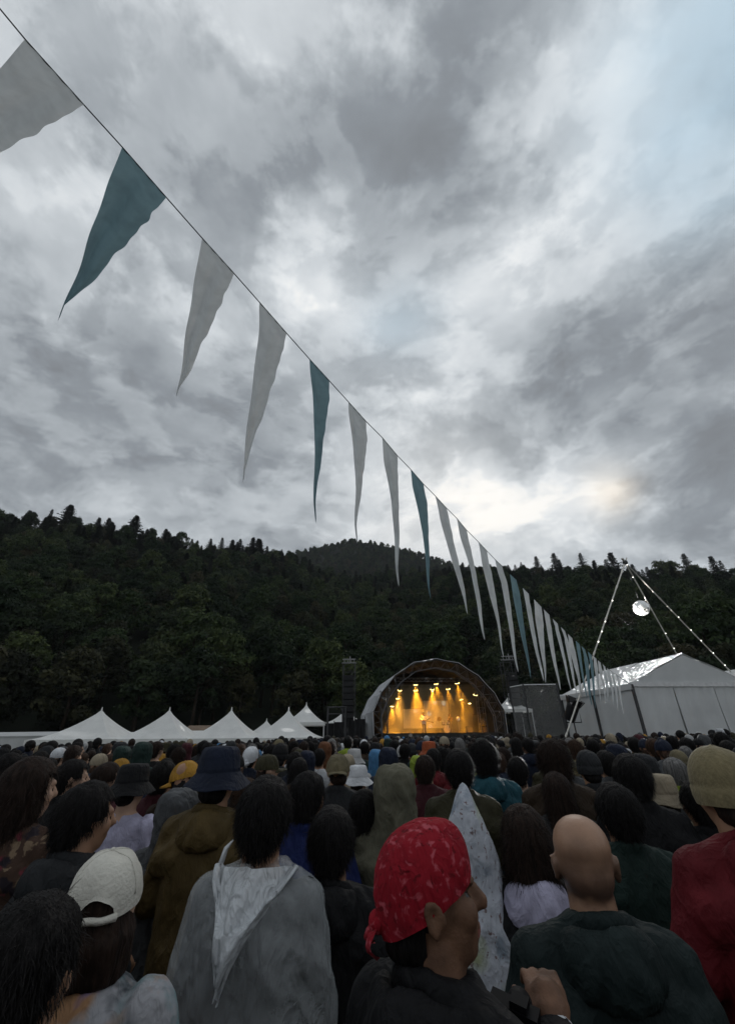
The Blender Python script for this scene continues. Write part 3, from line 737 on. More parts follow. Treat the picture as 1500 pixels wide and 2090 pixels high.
# apex lies in the gable plane: Cn + gd*t
dr = ray(apx, apy)
A2 = np.array([[gd.x, -dr.x], [gd.y, -dr.y]]); rhs = np.array([CP.x - Cn.x, CP.y - Cn.y]); tt = np.linalg.solve(A2, rhs)
GH = float(tt[0]); AZ = CAMZ + dr.z * float(tt[1])
print('MARQUEE corner', Cn, 'back', Bk, 'len', elen, 'halfwidth', GH, 'apex z', AZ)
TM = Matrix(((gd.x, ed.x, 0, Cn.x), (gd.y, ed.y, 0, Cn.y), (0, 0, 1, 0), (0, 0, 0, 1)))   # local x across the gable, y along the eave
def marquee(M, label, width2, length, E, Az, m, gable=True):
    root = bpy.data.objects.new('marquee', None); COL.objects.link(root); root.matrix_world = M; tag(root, label, 'tent')
    nb = max(2, round(length / 4.2)); hip = min(3.0, length * .2)
    for s in (0, 1):
        for k in range(nb):
            y0, y1 = length * k / nb, length * (k + 1) / nb
            x0 = 0 if s == 0 else 2 * width2
            V = []; nu, nv = 6, 8
            for i in range(nu + 1):
                for j in range(nv + 1):
                    u, v = i / nu, j / nv
                    y = y0 + (y1 - y0) * u
                    sag = .12 * math.sin(math.pi * u) * math.sin(math.pi * v) + .03 * math.sin(v * 9 + k)
                    V.append((x0 + (width2 - x0) * v, y, E + (Az - E) * v - sag))
            mb = MB(); n = len(V); q = [(i * (nv + 1) + j, i * (nv + 1) + j + 1, (i + 1) * (nv + 1) + j + 1, (i + 1) * (nv + 1) + j) for i in range(nu) for j in range(nv)]
            mb.add(V, q); mb.build('roof_panel', m, root, smooth=True)
            mb = MB(); V = []
            for i in range(13):
                for j in range(7):
                    u, v = i / 12, j / 6
                    V.append((x0 + (1 if s == 0 else -1) * (.05 + .05 * math.sin(u * 19 + k) * (1 - v) + .03 * math.sin(u * 43 + v * 3)), y0 + .03 + (y1 - y0 - .06) * u, E * v - .02))
            mb.add(V, [(i * 7 + j, i * 7 + j + 1, (i + 1) * 7 + j + 1, (i + 1) * 7 + j) for i in range(12) for j in range(6)]); mb.build('side_wall_panel', m, root, smooth=True)
        for k in range(nb + 1):
            mb = MB(); mb.box((x0 + (.02 if s == 0 else -.02), length * k / nb, E / 2), (.12, .10, E - .02)); mb.build('leg', M_darkpost, root)
        mb = MB(); mb.box((x0 + (-.03 if s == 0 else .03), length / 2, E - .12), (.02, length + .1, .26)); mb.build('valance', m, root)
    for y, nm in ((0.03, 'front'), (length - .03, 'rear')):
        nb2 = 3
        for k in range(nb2):     # gable wall in hanging sheets with drape folds
            xa, xb = 2 * width2 * k / nb2 + .03, 2 * width2 * (k + 1) / nb2 - .03
            mb = MB(); V = []
            for i in range(21):
                for j in range(9):
                    u, v = i / 20, j / 8
                    V.append((xa + (xb - xa) * u, y + .05 * math.sin(u * 13 + v * 3.5 + k * 2) * (1 - v * .8) + .025 * math.sin(u * 31 - v * 6), (E - .15) * v))
            mb.add(V, [(i * 9 + j, (i + 1) * 9 + j, (i + 1) * 9 + j + 1, i * 9 + j + 1) for i in range(20) for j in range(8)]); mb.build('gable_sheet', m, root, smooth=True)
        mb = MB(); mb.box((width2, y, E - .02), (2 * width2 + .1, .14, .2)); mb.build('gable_beam', M_gbeam, root)
        mb = MB(); mb.add([(.1, y, E + .08), (2 * width2 - .1, y, E + .08), (width2, y, Az - .12)], [(0, 1, 2)]); mb.build('gable_triangle', m, root)
    return root
M_darkpost = mat('dark_post', (.05, .05, .052), .6, var=.2)
M_gbeam = mat('pale_beam', (.62, .62, .62), .6, var=.1)
M_marqw = mat('pale_marquee_roof', (.60, .61, .61), .65, var=.07, nscale=.8, bump=.1, bscale=1.5, trans=.15)
marquee(TM, 'big pale grey gabled marquee under the mirror ball on the right', GH, elen, EH, AZ, M_marqw)
# second roof just visible at the right edge
TM2 = TM @ Matrix.Translation((2 * GH + .6, 1.2, 0))
marquee(TM2, 'second marquee beyond the big one at the right edge', GH * .8, elen * .5, EH + .1, AZ - .3, M_marqw)

# grey scrim enclosure between stage and marquee
M_scrim = mat('grey_scrim', (.20, .20, .20), .85, var=.3, nscale=.7, clear=.58, color2=(.27, .265, .255), bump=.2, bscale=2)
p0, p1, p2 = at(1040, 1402, 27), at(1067, 1397, 25.5), at(1135, 1396, 24.5)
root = empty('scrim_enclosure', (p1.x, p1.y, 0)); tag(root, 'grey scrim enclosure on posts between the stage and the marquee', 'fence')
pts = [Vector((p.x - p1.x, p.y - p1.y, 0)) for p in (p0, p1, p2)]; hs_ = [p0.z, p1.z, p2.z]
for i in range(2):
    a, b = pts[i], pts[i + 1]; V = []
    nrm2 = Vector((b.y - a.y, a.x - b.x, 0)).normalized()
    for k in range(13):
        for j in range(6):
            u, v = k / 12, j / 5; q = a.lerp(b, u * .96 + .02); h = hs_[i] + (hs_[i + 1] - hs_[i]) * u - .1 * math.sin(math.pi * u)
            V.append(q + nrm2 * (.07 * math.sin(u * 12 + v * 4)) + Vector((0, 0, h * v)))
    mb = MB(); mb.add(V, [(k * 6 + j, (k + 1) * 6 + j, (k + 1) * 6 + j + 1, k * 6 + j + 1) for k in range(12) for j in range(5)]); mb.build('scrim_panel', M_scrim, root, smooth=True)
    mb = MB(); mb.tube([a + Vector((0, 0, hs_[i] - .02)), b + Vector((0, 0, hs_[i + 1] - .02))], .035, 6); mb.build('top_rail', M_gbeam, root)
for i in range(3): mb = MB(); mb.tube([pts[i], pts[i] + Vector((0, 0, hs_[i] + .05))], .055, 8); mb.build('post', M_darkpost, root)

# ------------------------------------------------------------------ pole tripod with mirror ball
M_pole = mat('silver_pole', (.55, .53, .48), .35, metal=.6, var=.15)
AP = at(1275, 1148, 24.0)
f1 = at_r(1108, 1520, 22.5); f1.z = 0
def foot_on(px, py, r):         # where the sight line's vertical plane meets the ground at range r, found along the pole's line
    q = at_r(px, py, r); d = (q - AP); return AP + d * (AP.z / -d.z)
f2 = foot_on(1378, 1331, 34.0); f3 = foot_on(1470, 1350, 35.0)
tri = empty('pole_tripod', (f1.x, f1.y, 0)); tag(tri, 'tall tripod of three silver poles standing over the marquee', 'tripod')
for f in (f1, f2, f3):
    mb = MB(); d = (AP - f).normalized(); n = 6
    ptsq = [f - Vector((f1.x, f1.y, 0)), AP + d * .35 - Vector((f1.x, f1.y, 0))]
    mb.tube(ptsq, .036, 8)
    for k in range(1, n): q = ptsq[0].lerp(ptsq[1], k / n); mb.tube([q - d * .10, q + d * .10], .048, 8)
    mb.build('pole', M_pole, tri)
mb = MB(); q = AP - Vector((f1.x, f1.y, 0)); mb.ball(q, .14); mb.build('top_clamp', M_darkpost, tri)
BALL = at(1308, 1241, 23.4)
# glowing beads added to stand in for light spots reflected on the poles
M_lightspot = bpy.data.materials.new('pole_light_spot'); M_lightspot.use_nodes = True
bs = M_lightspot.node_tree.nodes['Principled BSDF']; bs.inputs['Emission Color'].default_value = (1, .97, .88, 1); bs.inputs['Emission Strength'].default_value = 3
for f, ts in ((f1, (.33, .38, .43, .22)), (f2, (.3, .37, .44, .52, .62)), (f3, (.24, .3, .35, .41, .47, .53))):
    for t in ts:
        mb = MB(); mb.ball(AP.lerp(f, t) - Vector((f1.x, f1.y, 0)) + Vector((0, -.045, 0)), .032, None, 8, 6); mb.build('light_spot', M_lightspot, tri)
mirror = empty('mirror_ball', BALL); tag(mirror, 'brightly lit mirror ball hanging between the tripod poles', 'mirror ball')
mb = MB(); nr = 13; BR = .40
M_mir = []
for k, ro in enumerate((.25, .45, .6)): M_mir.append(mat('mirror_facet_%d' % k, (.9, .9, .88), ro, metal=1.0, var=.02))
mb.ball((0, 0, 0), BR * .985, None, 24, 16, 0)
mb.build('core', mat('mirror_core', (.25, .25, .25), .4, metal=.5), mirror, smooth=True)
mb = MB()
for i in range(nr):
    ph = -math.pi / 2 + math.pi * (i + .5) / nr; nk = max(3, int(2 * math.pi * math.cos(ph) * nr / math.pi))
    for k in range(nk):
        an = 2 * math.pi * (k + .5) / nk
        n = Vector((math.cos(ph) * math.cos(an), math.cos(ph) * math.sin(an), math.sin(ph)))
        t = Vector((-math.sin(an), math.cos(an), 0)); b = n.cross(t)
        s = BR * math.pi / nr * .46
        nj = (n + Vector((rng.uniform(-.05, .05), rng.uniform(-.05, .05), rng.uniform(-.05, .05)))).normalized(); t = (t - nj * t.dot(nj)).normalized(); b = nj.cross(t)
        c = n * BR * 1.0
        V = [c - t * s - b * s, c + t * s - b * s, c + t * s + b * s, c - t * s + b * s]; V += [v - n * .02 for v in V]
        mb.add(V, [(0, 1, 2, 3), (0, 4, 5, 1), (1, 5, 6, 2), (2, 6, 7, 3), (3, 7, 4, 0)], rng.randrange(3))
o = mb.build('facets', M_mir, mirror); o['kind'] = 'stuff'
mb = MB(); mb.tube([(0, 0, BR), AP - BALL], .012, 5); mb.build('cable', M_darkpost, mirror)
# spotlight on a stand that lights the ball
SPOT = at(1166, 1452, 21.5)
sp = empty('spotlight', (SPOT.x, SPOT.y, 0)); tag(sp, 'black stage spotlight on a stand in front of the marquee, tilted upwards', 'lamp')
aim = (BALL - SPOT).normalized(); q = Vector((0, 0, -1)).rotation_difference(Vector((.35, -.35, .9)).normalized())
mb = MB(); mb.tube([(0, 0, .45), (0, 0, .38), (0, 0, -.25), (0, 0, -.34)], [.2, .27, .3, .33], 14); o = mb.build('housing', M_lampbody, sp, True); o.location = (0, 0, SPOT.z); o.rotation_mode = 'QUATERNION'; o.rotation_quaternion = q
mb = MB(); mb.tube([(0, 0, -.3), (0, 0, -.36), (0, 0, -.40)], [.26, .26, .1], 14); mb.build('lens', M_steel, o, True)
for k in range(4):
    mb = MB(); M = Matrix.Rotation(k * math.pi / 2, 3, 'Z'); mb.box(M @ Vector((.33, 0, -.48)), (.02, .42, .36), M @ Matrix.Rotation(R(-25), 3, 'Y')); mb.build('barn_door', M_lampbody, o)
mb = MB(); mb.tube([(-.38, 0, SPOT.z), (-.38, 0, SPOT.z - .5), (.38, 0, SPOT.z - .5), (.38, 0, SPOT.z)], .03, 6); mb.build('yoke', M_lampbody, sp)
mb = MB(); mb.tube([(0, 0, .6), (0, 0, SPOT.z - .5)], .035, 8)
mb.build('stand', M_darkpost, sp)
for k in range(3): mb = MB(); an = k * 2.09; mb.tube([(0, 0, 1.0), (math.cos(an) * .6, math.sin(an) * .6, 0)], .025, 6); mb.build('leg', M_darkpost, sp)
ld = bpy.data.lights.new('ball_spot', 'SPOT'); ld.energy = 48000; ld.spot_size = R(9); ld.spot_blend = .4; ld.color = (1, .98, .93); ld.shadow_soft_size = .2
lo = bpy.data.objects.new('ball_spot_light', ld); COL.objects.link(lo); lo.location = SPOT + aim * .6; lo.rotation_mode = 'QUATERNION'; lo.rotation_quaternion = Vector((0, 0, -1)).rotation_difference(aim)
# added lamp beside the ball stands in for the dots it throws
ld = bpy.data.lights.new('mirror_dots_standin', 'POINT'); ld.energy = 1.0; ld.shadow_soft_size = .02; ld.use_nodes = True
lt = ld.node_tree; em = lt.nodes['Emission']; tcn = lt.nodes.new('ShaderNodeTexCoord')
vo = lt.nodes.new('ShaderNodeTexVoronoi'); vo.inputs['Scale'].default_value = 21; lt.links.new(tcn.outputs['Normal'], vo.inputs['Vector'])
mrn = lt.nodes.new('ShaderNodeMapRange'); mrn.inputs[1].default_value = .16; mrn.inputs[2].default_value = .22; mrn.inputs[3].default_value = 15000; mrn.inputs[4].default_value = 0
lt.links.new(vo.outputs['Distance'], mrn.inputs[0]); lt.links.new(mrn.outputs[0], em.inputs['Strength'])
lo = bpy.data.objects.new('dot_standin_lamp', ld); COL.objects.link(lo); lo.location = BALL + ed * .9 - gd * .5 + Vector((0, 0, -.6))

# ------------------------------------------------------------------ bunting
M_flagw = mat('white_pennant_cloth', (.78, .80, .80), .9, var=.08, nscale=5, trans=.52, bump=.4, bscale=70)
M_flagt = mat('teal_pennant_cloth', (.235, .36, .40), .9, var=.10, nscale=5, trans=.5, bump=.4, bscale=70)
FLAGS = [(52, 80, 172, 214, -250, 430, 0), (250, 300, 340, 403, 120, 657, 1), (413, 486, 478, 558, 360, 815, 0), (530, 617, 585, 680, 495, 985, 0), (632, 733, 672, 777, 645, 1067, 1),
         (711, 820, 747, 860, 730, 1108, 0), (780, 893, 811, 930, 816, 1196, 0), (838, 958, 864, 988, 880, 1222, 1), (888, 1012, 911, 1037, 954, 1256, 0), (932, 1058, 952, 1082, 991, 1306, 0),
         (976, 1106, 993, 1124, 1028, 1342, 0), (1010, 1142, 1024, 1155, 1059, 1372, 0), (1040, 1171, 1053, 1183, 1082, 1385, 1), (1066, 1199, 1078, 1211, 1108, 1391, 0), (1089, 1222, 1104, 1238, 1113, 1395, 0),
         (1109, 1243, 1120, 1254, 1142, 1409, 0), (1127, 1262, 1137, 1272, 1167, 1412, 0), (1144, 1279, 1152, 1287, 1178, 1418, 0), (1158, 1293, 1167, 1302, 1186, 1422, 0), (1174, 1307, 1182, 1314, 1197, 1428, 1),
         (1186, 1318, 1193, 1325, 1208, 1440, 1), (1199, 1329, 1206, 1336, 1216, 1446, 1), (1210, 1338, 1216, 1344, 1225, 1436, 0), (1219, 1347, 1225, 1352, 1236, 1436, 0), (1229, 1355, 1234, 1360, 1243, 1432, 0),
         (1238, 1363, 1243, 1367, 1252, 1440, 0), (1247, 1370, 1252, 1374, 1262, 1452, 0), (1256, 1376, 1261, 1380, 1272, 1458, 0)]
ZEND = (Cn - CP).dot(fwd)
CC = .1466
z0 = ZEND / (1 + CC * 28.6) * 1.0
def zn(n): return z0 * (1 + CC * n)
def seat_tip(px, py, mid):      # point of the sight line nearest (in plan) to the rope above it
    d = ray(px, py); m = Vector((mid.x - CP.x, mid.y - CP.y)); dd = Vector((d.x, d.y)); return CP + d * (m.dot(dd) / dd.dot(dd))
rope_pts = []
start = at(52, 80, zn(0)); s2 = at(250, 300, zn(1)); back = start + (start - s2) * 4.0
rope_pts.append(back); rope_pts.append(at(0, 17, zn(-.24)))
for i, (x0, y0, x1, y1, tx, ty, teal) in enumerate(FLAGS):
    A = at(x0, y0, zn(i)); B = at(x1, y1, zn(i + .44 * (1 + .2 * (i < 2)))); mid = A.lerp(B, .3)
    rope_pts += [A, B]
    T = seat_tip(tx, ty, mid)
    rg = random.Random(40 + i)
    nu, nv = 16, 46; V = []
    side = (B - A); down = (T - A.lerp(B, .35)); nor = side.cross(down).normalized(); Lf = down.length
    nf = rg.uniform(2.0, 3.4); ph = rg.uniform(0, 6.28); bend = rg.uniform(.25, .45); am = rg.uniform(.6, 1.25)
    tail = rg.uniform(.88, .97)
    for j in range(nv + 1):
        v = j / nv
        w = max((1 - v / tail), 0) ** .92 * .97 + .03 * (1 - v) ** .3
        cl = A.lerp(T, v)                                    # straight outer edge, wavy inner edge
        for k in range(nu + 1):
            u = k / nu
            wave = 1 + (.022 * math.sin(v * 26 + ph) + .018 * math.sin(v * 47 + ph * 2)) * u * ss(.04, .2, v)
            p = cl + side * (u * w * wave)
            fl = math.sin(u * nf * 3.1 + ph + v * 2.2) * .05 * am * ss(0, .25, v) * (1 - v) ** .4 + math.sin(v * 5.0 + ph) * .022 * am * v + (.5 - abs(math.sin(u * 7.5 + v * 3 + ph))) * .03 * ss(0, .15, v) * (1 - v) + math.sin(u * 23 + v * 7) * .005 * (1 - v)
            p = p + nor * fl + side.normalized() * (math.sin(v * 17 + ph) * .012 * v)
            V.append(p - A)
    mb = MB(); mb.add(V, [(j * (nu + 1) + k, j * (nu + 1) + k + 1, (j + 1) * (nu + 1) + k + 1, (j + 1) * (nu + 1) + k) for j in range(nv) for k in range(nu)])
    o = mb.build('pennant', M_flagt if teal else M_flagw, None, smooth=True); o.location = A
    tag(o, ('teal' if teal else 'white') + ' long pointed pennant, ' + WORDS[i] + ' along the rope from the top left', 'pennant', 'pennants hanging along the rope')
rope_pts.append(Cn + Vector((0, 0, -.05)))
mb = MB(); mb.tube(rope_pts, .0075, 6)
o = mb.build('bunting_rope', mat('rope_dark', (.02, .025, .035), .9, var=.2)); tag(o, 'thin dark rope carrying the pennants from top left to the marquee', 'rope')
# mast that carries the rope, left of the camera and out of view
mb = MB(); mb.tube([(back.x, back.y, 0), (back.x, back.y, back.z + .2)], [.07, .04], 10)
o = mb.build('mast', M_pole); tag(o, 'steel mast holding up the near end of the pennant rope', 'mast')

# ------------------------------------------------------------------ people
SKIN = [mat('skin_tan', (.30, .165, .10), .55, var=.12, nscale=12, spec=.4), mat('skin_fair', (.42, .26, .18), .55, var=.1, nscale=12, spec=.4), mat('skin_deep', (.135, .07, .042), .6, var=.3, nscale=22, spec=.25, bump=.12, bscale=150)]
M_eye = mat('eye_dark', (.02, .015, .012), .2, var=.1); M_lip = mat('lip', (.28, .10, .08), .5, var=.1); M_shoe = mat('shoe_dark', (.03, .03, .03), .7, var=.2)
def hairmat(n, c): return mat(n, c, .6, var=.5, nscale=60, stretch=(1, 1, .12), bump=.6, bscale=90, spec=.12)
HAIR = {'thin brown': mat('hair_thin_brown', (.05, .026, .018), .6, var=.4, nscale=40, clear=.55, spec=.2), 'black': hairmat('hair_black', (.008, .007, .007)), 'dark brown': hairmat('hair_dark_brown', (.02, .012, .009)), 'brown': hairmat('hair_brown', (.045, .025, .016)), 'grey': hairmat('hair_grey', (.16, .155, .15))}
def wrinkle(m, scale=9.0, strength=.55, dist=.02, stretch=(1, 1, .55)):
    nt = m.node_tree; N = nt.nodes; L = nt.links; b = N['Principled BSDF']
    t = N.new('ShaderNodeTexCoord'); mp = N.new('ShaderNodeMapping'); mp.inputs['Scale'].default_value = stretch; L.new(t.outputs['Object'], mp.inputs[0])
    h = None
    for i, (sc_, wt) in enumerate(((scale, 1.0), (scale * 2.7, .4))):
        n = N.new('ShaderNodeTexNoise'); n.inputs['Scale'].default_value = sc_; n.inputs['Detail'].default_value = 3; n.inputs['Roughness'].default_value = .45; n.inputs['Distortion'].default_value = .8; L.new(mp.outputs[0], n.inputs['Vector'])
        s_ = N.new('ShaderNodeMath'); s_.operation = 'SUBTRACT'; L.new(n.outputs['Fac'], s_.inputs[0]); s_.inputs[1].default_value = .5
        a_ = N.new('ShaderNodeMath'); a_.operation = 'ABSOLUTE'; L.new(s_.outputs[0], a_.inputs[0])
        p_ = N.new('ShaderNodeMath'); p_.operation = 'MULTIPLY'; L.new(a_.outputs[0], p_.inputs[0]); p_.inputs[1].default_value = -wt * 3
        if h is None: h = p_.outputs[0]
        else:
            q_ = N.new('ShaderNodeMath'); q_.operation = 'ADD'; L.new(h, q_.inputs[0]); L.new(p_.outputs[0], q_.inputs[1]); h = q_.outputs[0]
    bp = N.new('ShaderNodeBump'); bp.inputs['Strength'].default_value = strength; bp.inputs['Distance'].default_value = dist; L.new(h, bp.inputs['Height'])
    old = b.inputs['Normal'].links
    if old: L.new(old[0].from_socket, bp.inputs['Normal'])
    L.new(bp.outputs[0], b.inputs['Normal'])
    return m
def cloth(n, c, var=.22, rough=.7, spec=.16): return wrinkle(mat(n, c, rough, var=var, nscale=7, bump=.1, bscale=160, spec=spec))
CL = {'black': cloth('cloth_black', (.008, .008, .009)), 'navy': cloth('cloth_navy', (.010, .014, .028)), 'charcoal': cloth('cloth_charcoal', (.02, .021, .023)), 'grey': cloth('cloth_grey', (.075, .078, .082)),
      'olive': cloth('cloth_olive', (.034, .031, .016)), 'dark green': cloth('cloth_dark_green', (.014, .028, .024)), 'brown': cloth('cloth_brown', (.034, .022, .013)), 'maroon': cloth('cloth_maroon', (.05, .012, .016)),
      'red': cloth('cloth_red', (.11, .010, .014)), 'white': cloth('cloth_white', (.52, .53, .55)), 'beige': cloth('cloth_beige', (.25, .21, .15)), 'khaki': cloth('cloth_khaki', (.13, .11, .065)), 'mustard': cloth('cloth_mustard', (.36, .19, .03)),
      'orange': cloth('cloth_orange', (.26, .06, .022)), 'lime': cloth('cloth_lime', (.24, .31, .04)), 'teal': cloth('cloth_teal', (.015, .065, .085)), 'blue': cloth('cloth_blue', (.06, .17, .32)), 'lavender': cloth('cloth_lavender', (.40, .38, .50)),
      'royal': cloth('cloth_royal', (.012, .02, .085)), 'green': cloth('cloth_green', (.06, .25, .06)), 'pale grey': cloth('cloth_pale_grey', (.36, .36, .36)), 'rust': cloth('cloth_rust', (.11, .045, .02)), 'ochre': cloth('cloth_ochre', (.085, .058, .022)), 'sage': cloth('cloth_sage', (.105, .10, .07)), 'slate': cloth('cloth_slate', (.013, .021, .021)), 'denim': cloth('cloth_denim', (.035, .05, .085))}
def pattern_mat(name, base, spots, scale, stretch=(1, 1, 1), th=.32):
    m = bpy.data.materials.new(name); m.use_nodes = True; nt = m.node_tree; N = nt.nodes; L = nt.links; b = N['Principled BSDF']
    b.inputs['Roughness'].default_value = .85; b.inputs['Specular IOR Level'].default_value = .2
    t = N.new('ShaderNodeTexCoord'); mp = N.new('ShaderNodeMapping'); mp.inputs['Scale'].default_value = stretch; L.new(t.outputs['Object'], mp.inputs[0])
    wz = N.new('ShaderNodeTexNoise'); wz.inputs['Scale'].default_value = scale * 1.5; L.new(mp.outputs[0], wz.inputs['Vector'])
    mxv = N.new('ShaderNodeMix'); mxv.data_type = 'VECTOR'; mxv.inputs[0].default_value = .06; L.new(mp.outputs[0], mxv.inputs[4]); L.new(wz.outputs['Color'], mxv.inputs[5])
    col = None
    for i, (c, sc_, t0, t1) in enumerate(spots):
        n = N.new('ShaderNodeTexNoise'); n.inputs['Scale'].default_value = sc_; n.inputs['Detail'].default_value = 4
        mp2 = N.new('ShaderNodeMapping'); mp2.inputs['Location'].default_value = (i * 3.7, i * 1.3, i * 2.1); L.new(mxv.outputs[1], mp2.inputs[0]); L.new(mp2.outputs[0], n.inputs['Vector'])
        r = N.new('ShaderNodeMapRange'); r.inputs[1].default_value = t0; r.inputs[2].default_value = t1; L.new(n.outputs['Fac'], r.inputs[0])
        mx_ = N.new('ShaderNodeMix'); mx_.data_type = 'RGBA'; L.new(r.outputs[0], mx_.inputs[0])
        if col is None: mx_.inputs[6].default_value = (*base, 1)
        else: L.new(col, mx_.inputs[6])
        mx_.inputs[7].default_value = (*c, 1); col = mx_.outputs[2]
    L.new(col, b.inputs['Base Color'])
    MATS[name] = m
    return wrinkle(m)
M_tiedye = pattern_mat('cloth_tie_dye', (.34, .34, .36), [((.08, .20, .21), 5, .48, .56), ((.34, .19, .10), 5, .5, .58), ((.22, .17, .30), 7, .54, .62), ((.05, .06, .07), 6, .55, .63)], 6)
M_floral = pattern_mat('cloth_floral_brown', (.06, .035, .025), [((.20, .14, .09), 26, .56, .62), ((.14, .03, .04), 18, .6, .66), ((.02, .015, .02), 12, .55, .6)], 8)
M_printw = pattern_mat('cloth_white_print', (.46, .48, .53), [((.36, .39, .24), 5, .54, .68), ((.24, .28, .33), 9, .56, .70), ((.20, .15, .15), 48, .61, .66)], 6)
M_bandana = pattern_mat('cloth_red_paisley', (.25, .007, .016), [((.20, .006, .014), 14, .5, .62), ((.40, .07, .09), 58, .56, .66), ((.12, .004, .008), 70, .58, .66)], 12)
M_knit = mat('knit_tan', (.20, .165, .09), .95, var=.12, nscale=60, bump=.35, bscale=120, stretch=(1, 1, .5), sheen=.1)
M_capw = mat('cap_cream', (.55, .53, .47), .9, var=.12, nscale=9, bump=.3, bscale=100)
M_poncho = mat('poncho_plastic', (.70, .74, .76), .25, var=.12, nscale=5, spec=.5, clear=.70, bump=.2, bscale=30, trans=.1)
M_poncho_ = wrinkle(M_poncho, 7, .6, .03); M_ponchohood = mat('poncho_hood_plastic', (.74, .77, .80), .25, var=.1, nscale=5, spec=.5, clear=.22, bump=.2, bscale=30, trans=.1)

wrinkle(M_ponchohood, 10, .8, .03, (1, 1, .4))
M_bald = mat('skin_balding', (.31, .18, .115), .42, var=.18, nscale=9, spec=.4, bump=.06, bscale=140)
bn = M_bald.node_tree; Nb = bn.nodes; Lb = bn.links; bsd = Nb['Principled BSDF']; old = bsd.inputs['Base Color'].links[0].from_socket
tb = Nb.new('ShaderNodeTexCoord'); sb = Nb.new('ShaderNodeSeparateXYZ'); Lb.new(tb.outputs['Object'], sb.inputs[0])
nb_ = Nb.new('ShaderNodeTexNoise'); nb_.inputs['Scale'].default_value = 22; nb_.inputs['Detail'].default_value = 6; Lb.new(tb.outputs['Object'], nb_.inputs['Vector'])
ma = Nb.new('ShaderNodeMath'); ma.operation = 'MULTIPLY_ADD'; Lb.new(nb_.outputs['Fac'], ma.inputs[0]); ma.inputs[1].default_value = .07; Lb.new(sb.outputs['Z'], ma.inputs[2])
mrb = Nb.new('ShaderNodeMapRange'); Lb.new(ma.outputs[0], mrb.inputs[0]); mrb.inputs[1].default_value = 1.70; mrb.inputs[2].default_value = 1.60
mrc = Nb.new('ShaderNodeMapRange'); Lb.new(ma.outputs[0], mrc.inputs[0]); mrc.inputs[1].default_value = 1.545; mrc.inputs[2].default_value = 1.575
mm_ = Nb.new('ShaderNodeMath'); mm_.operation = 'MULTIPLY'; Lb.new(mrb.outputs[0], mm_.inputs[0]); Lb.new(mrc.outputs[0], mm_.inputs[1])
mn_ = Nb.new('ShaderNodeMath'); mn_.operation = 'MULTIPLY'; Lb.new(mm_.outputs[0], mn_.inputs[0]); mn_.inputs[1].default_value = .88
mxb = Nb.new('ShaderNodeMix'); mxb.data_type = 'RGBA'; Lb.new(mn_.outputs[0], mxb.inputs[0]); Lb.new(old, mxb.inputs[6]); mxb.inputs[7].default_value = (.07, .04, .03, 1); Lb.new(mxb.outputs[2], bsd.inputs['Base Color'])
SKIN.append(M_bald)
PIV = Vector((0, -.012, 1.49))
POSES = {'close': (((.165, -.01, 1.385), (.212, -.02, 1.12), (.20, .09, .90)),) * 2,
         'down': (((.185, -.01, 1.385), (.262, -.03, 1.12), (.27, .05, .88)),) * 2,
         'front': (((.185, -.01, 1.385), (.265, .0, 1.13), (.12, .21, 1.10)),) * 2,
         'drink': (((.185, -.01, 1.385), (.265, .03, 1.13), (.17, .24, 1.24)), ((.185, -.01, 1.385), (.262, -.03, 1.12), (.25, .06, .89))),
         'guitar': (((.185, 0, 1.385), (.30, -.06, 1.14), (.12, .20, 1.05)), ((.185, 0, 1.385), (.33, .05, 1.16), (.46, .24, 1.22)))}
def sup(cx, cy, z, a, b, n=20, e=2.4):
    out = []
    for k in range(n):
        an = 2 * math.pi * k / n; c, s = math.cos(an), math.sin(an)
        out.append((cx + a * math.copysign(abs(c) ** (2 / e), c), cy + b * math.copysign(abs(s) ** (2 / e), s), z))
    return out
def arm_pts(pose):
    R_, L_ = POSES[pose] if isinstance(pose, str) else pose
    return [(1, [Vector(p) for p in R_]), (-1, [Vector((-p[0], p[1], p[2])) for p in L_])]
def hand(mb, w, d, side, curl=.9, grip=None):
    d = d.normalized(); up_ = Vector((0, 0, 1))
    n = d.cross(up_)
    if n.length < .2: n = Vector((1, 0, 0))
    n.normalize(); pn = n.cross(d).normalized()          # pn: back of the hand, n: across the knuckles
    mb.ball(w + d * .045, (.04, .045, .03), None, 10, 8)
    mb.caps(w - d * .02, w + d * .06, .028, .036, 10)
    for i, (o, L) in enumerate(((-.034, .074), (-.0115, .084), (.0115, .079), (.033, .064))):
        b = w + d * .085 + n * o
        m1 = b + (d * math.cos(curl * .6) - pn * math.sin(curl * .6)) * L * .5
        m2 = m1 + (d * math.cos(curl * 1.8) - pn * math.sin(curl * 1.8)) * L * .45
        mb.caps(b - d * .02, m1, .0098, .0085, 8); mb.caps(m1, m2, .0085, .0072, 8)
    t0 = w + d * .03 - n * .035 * 1; t1 = t0 - n * .025 + d * .03 - pn * .012; t2 = t1 + d * .03 - pn * .015
    mb.caps(t0, t1, .014, .012, 8); mb.caps(t1, t2, .012, .0095, 8)
def head_rot(turn, tilt, lean=0.0):
    return Matrix.Translation(PIV) @ Matrix.Rotation(turn, 4, 'Z') @ Matrix.Rotation(-tilt, 4, 'X') @ Matrix.Rotation(lean, 4, 'Y') @ Matrix.Translation(-PIV)
BODY = {}
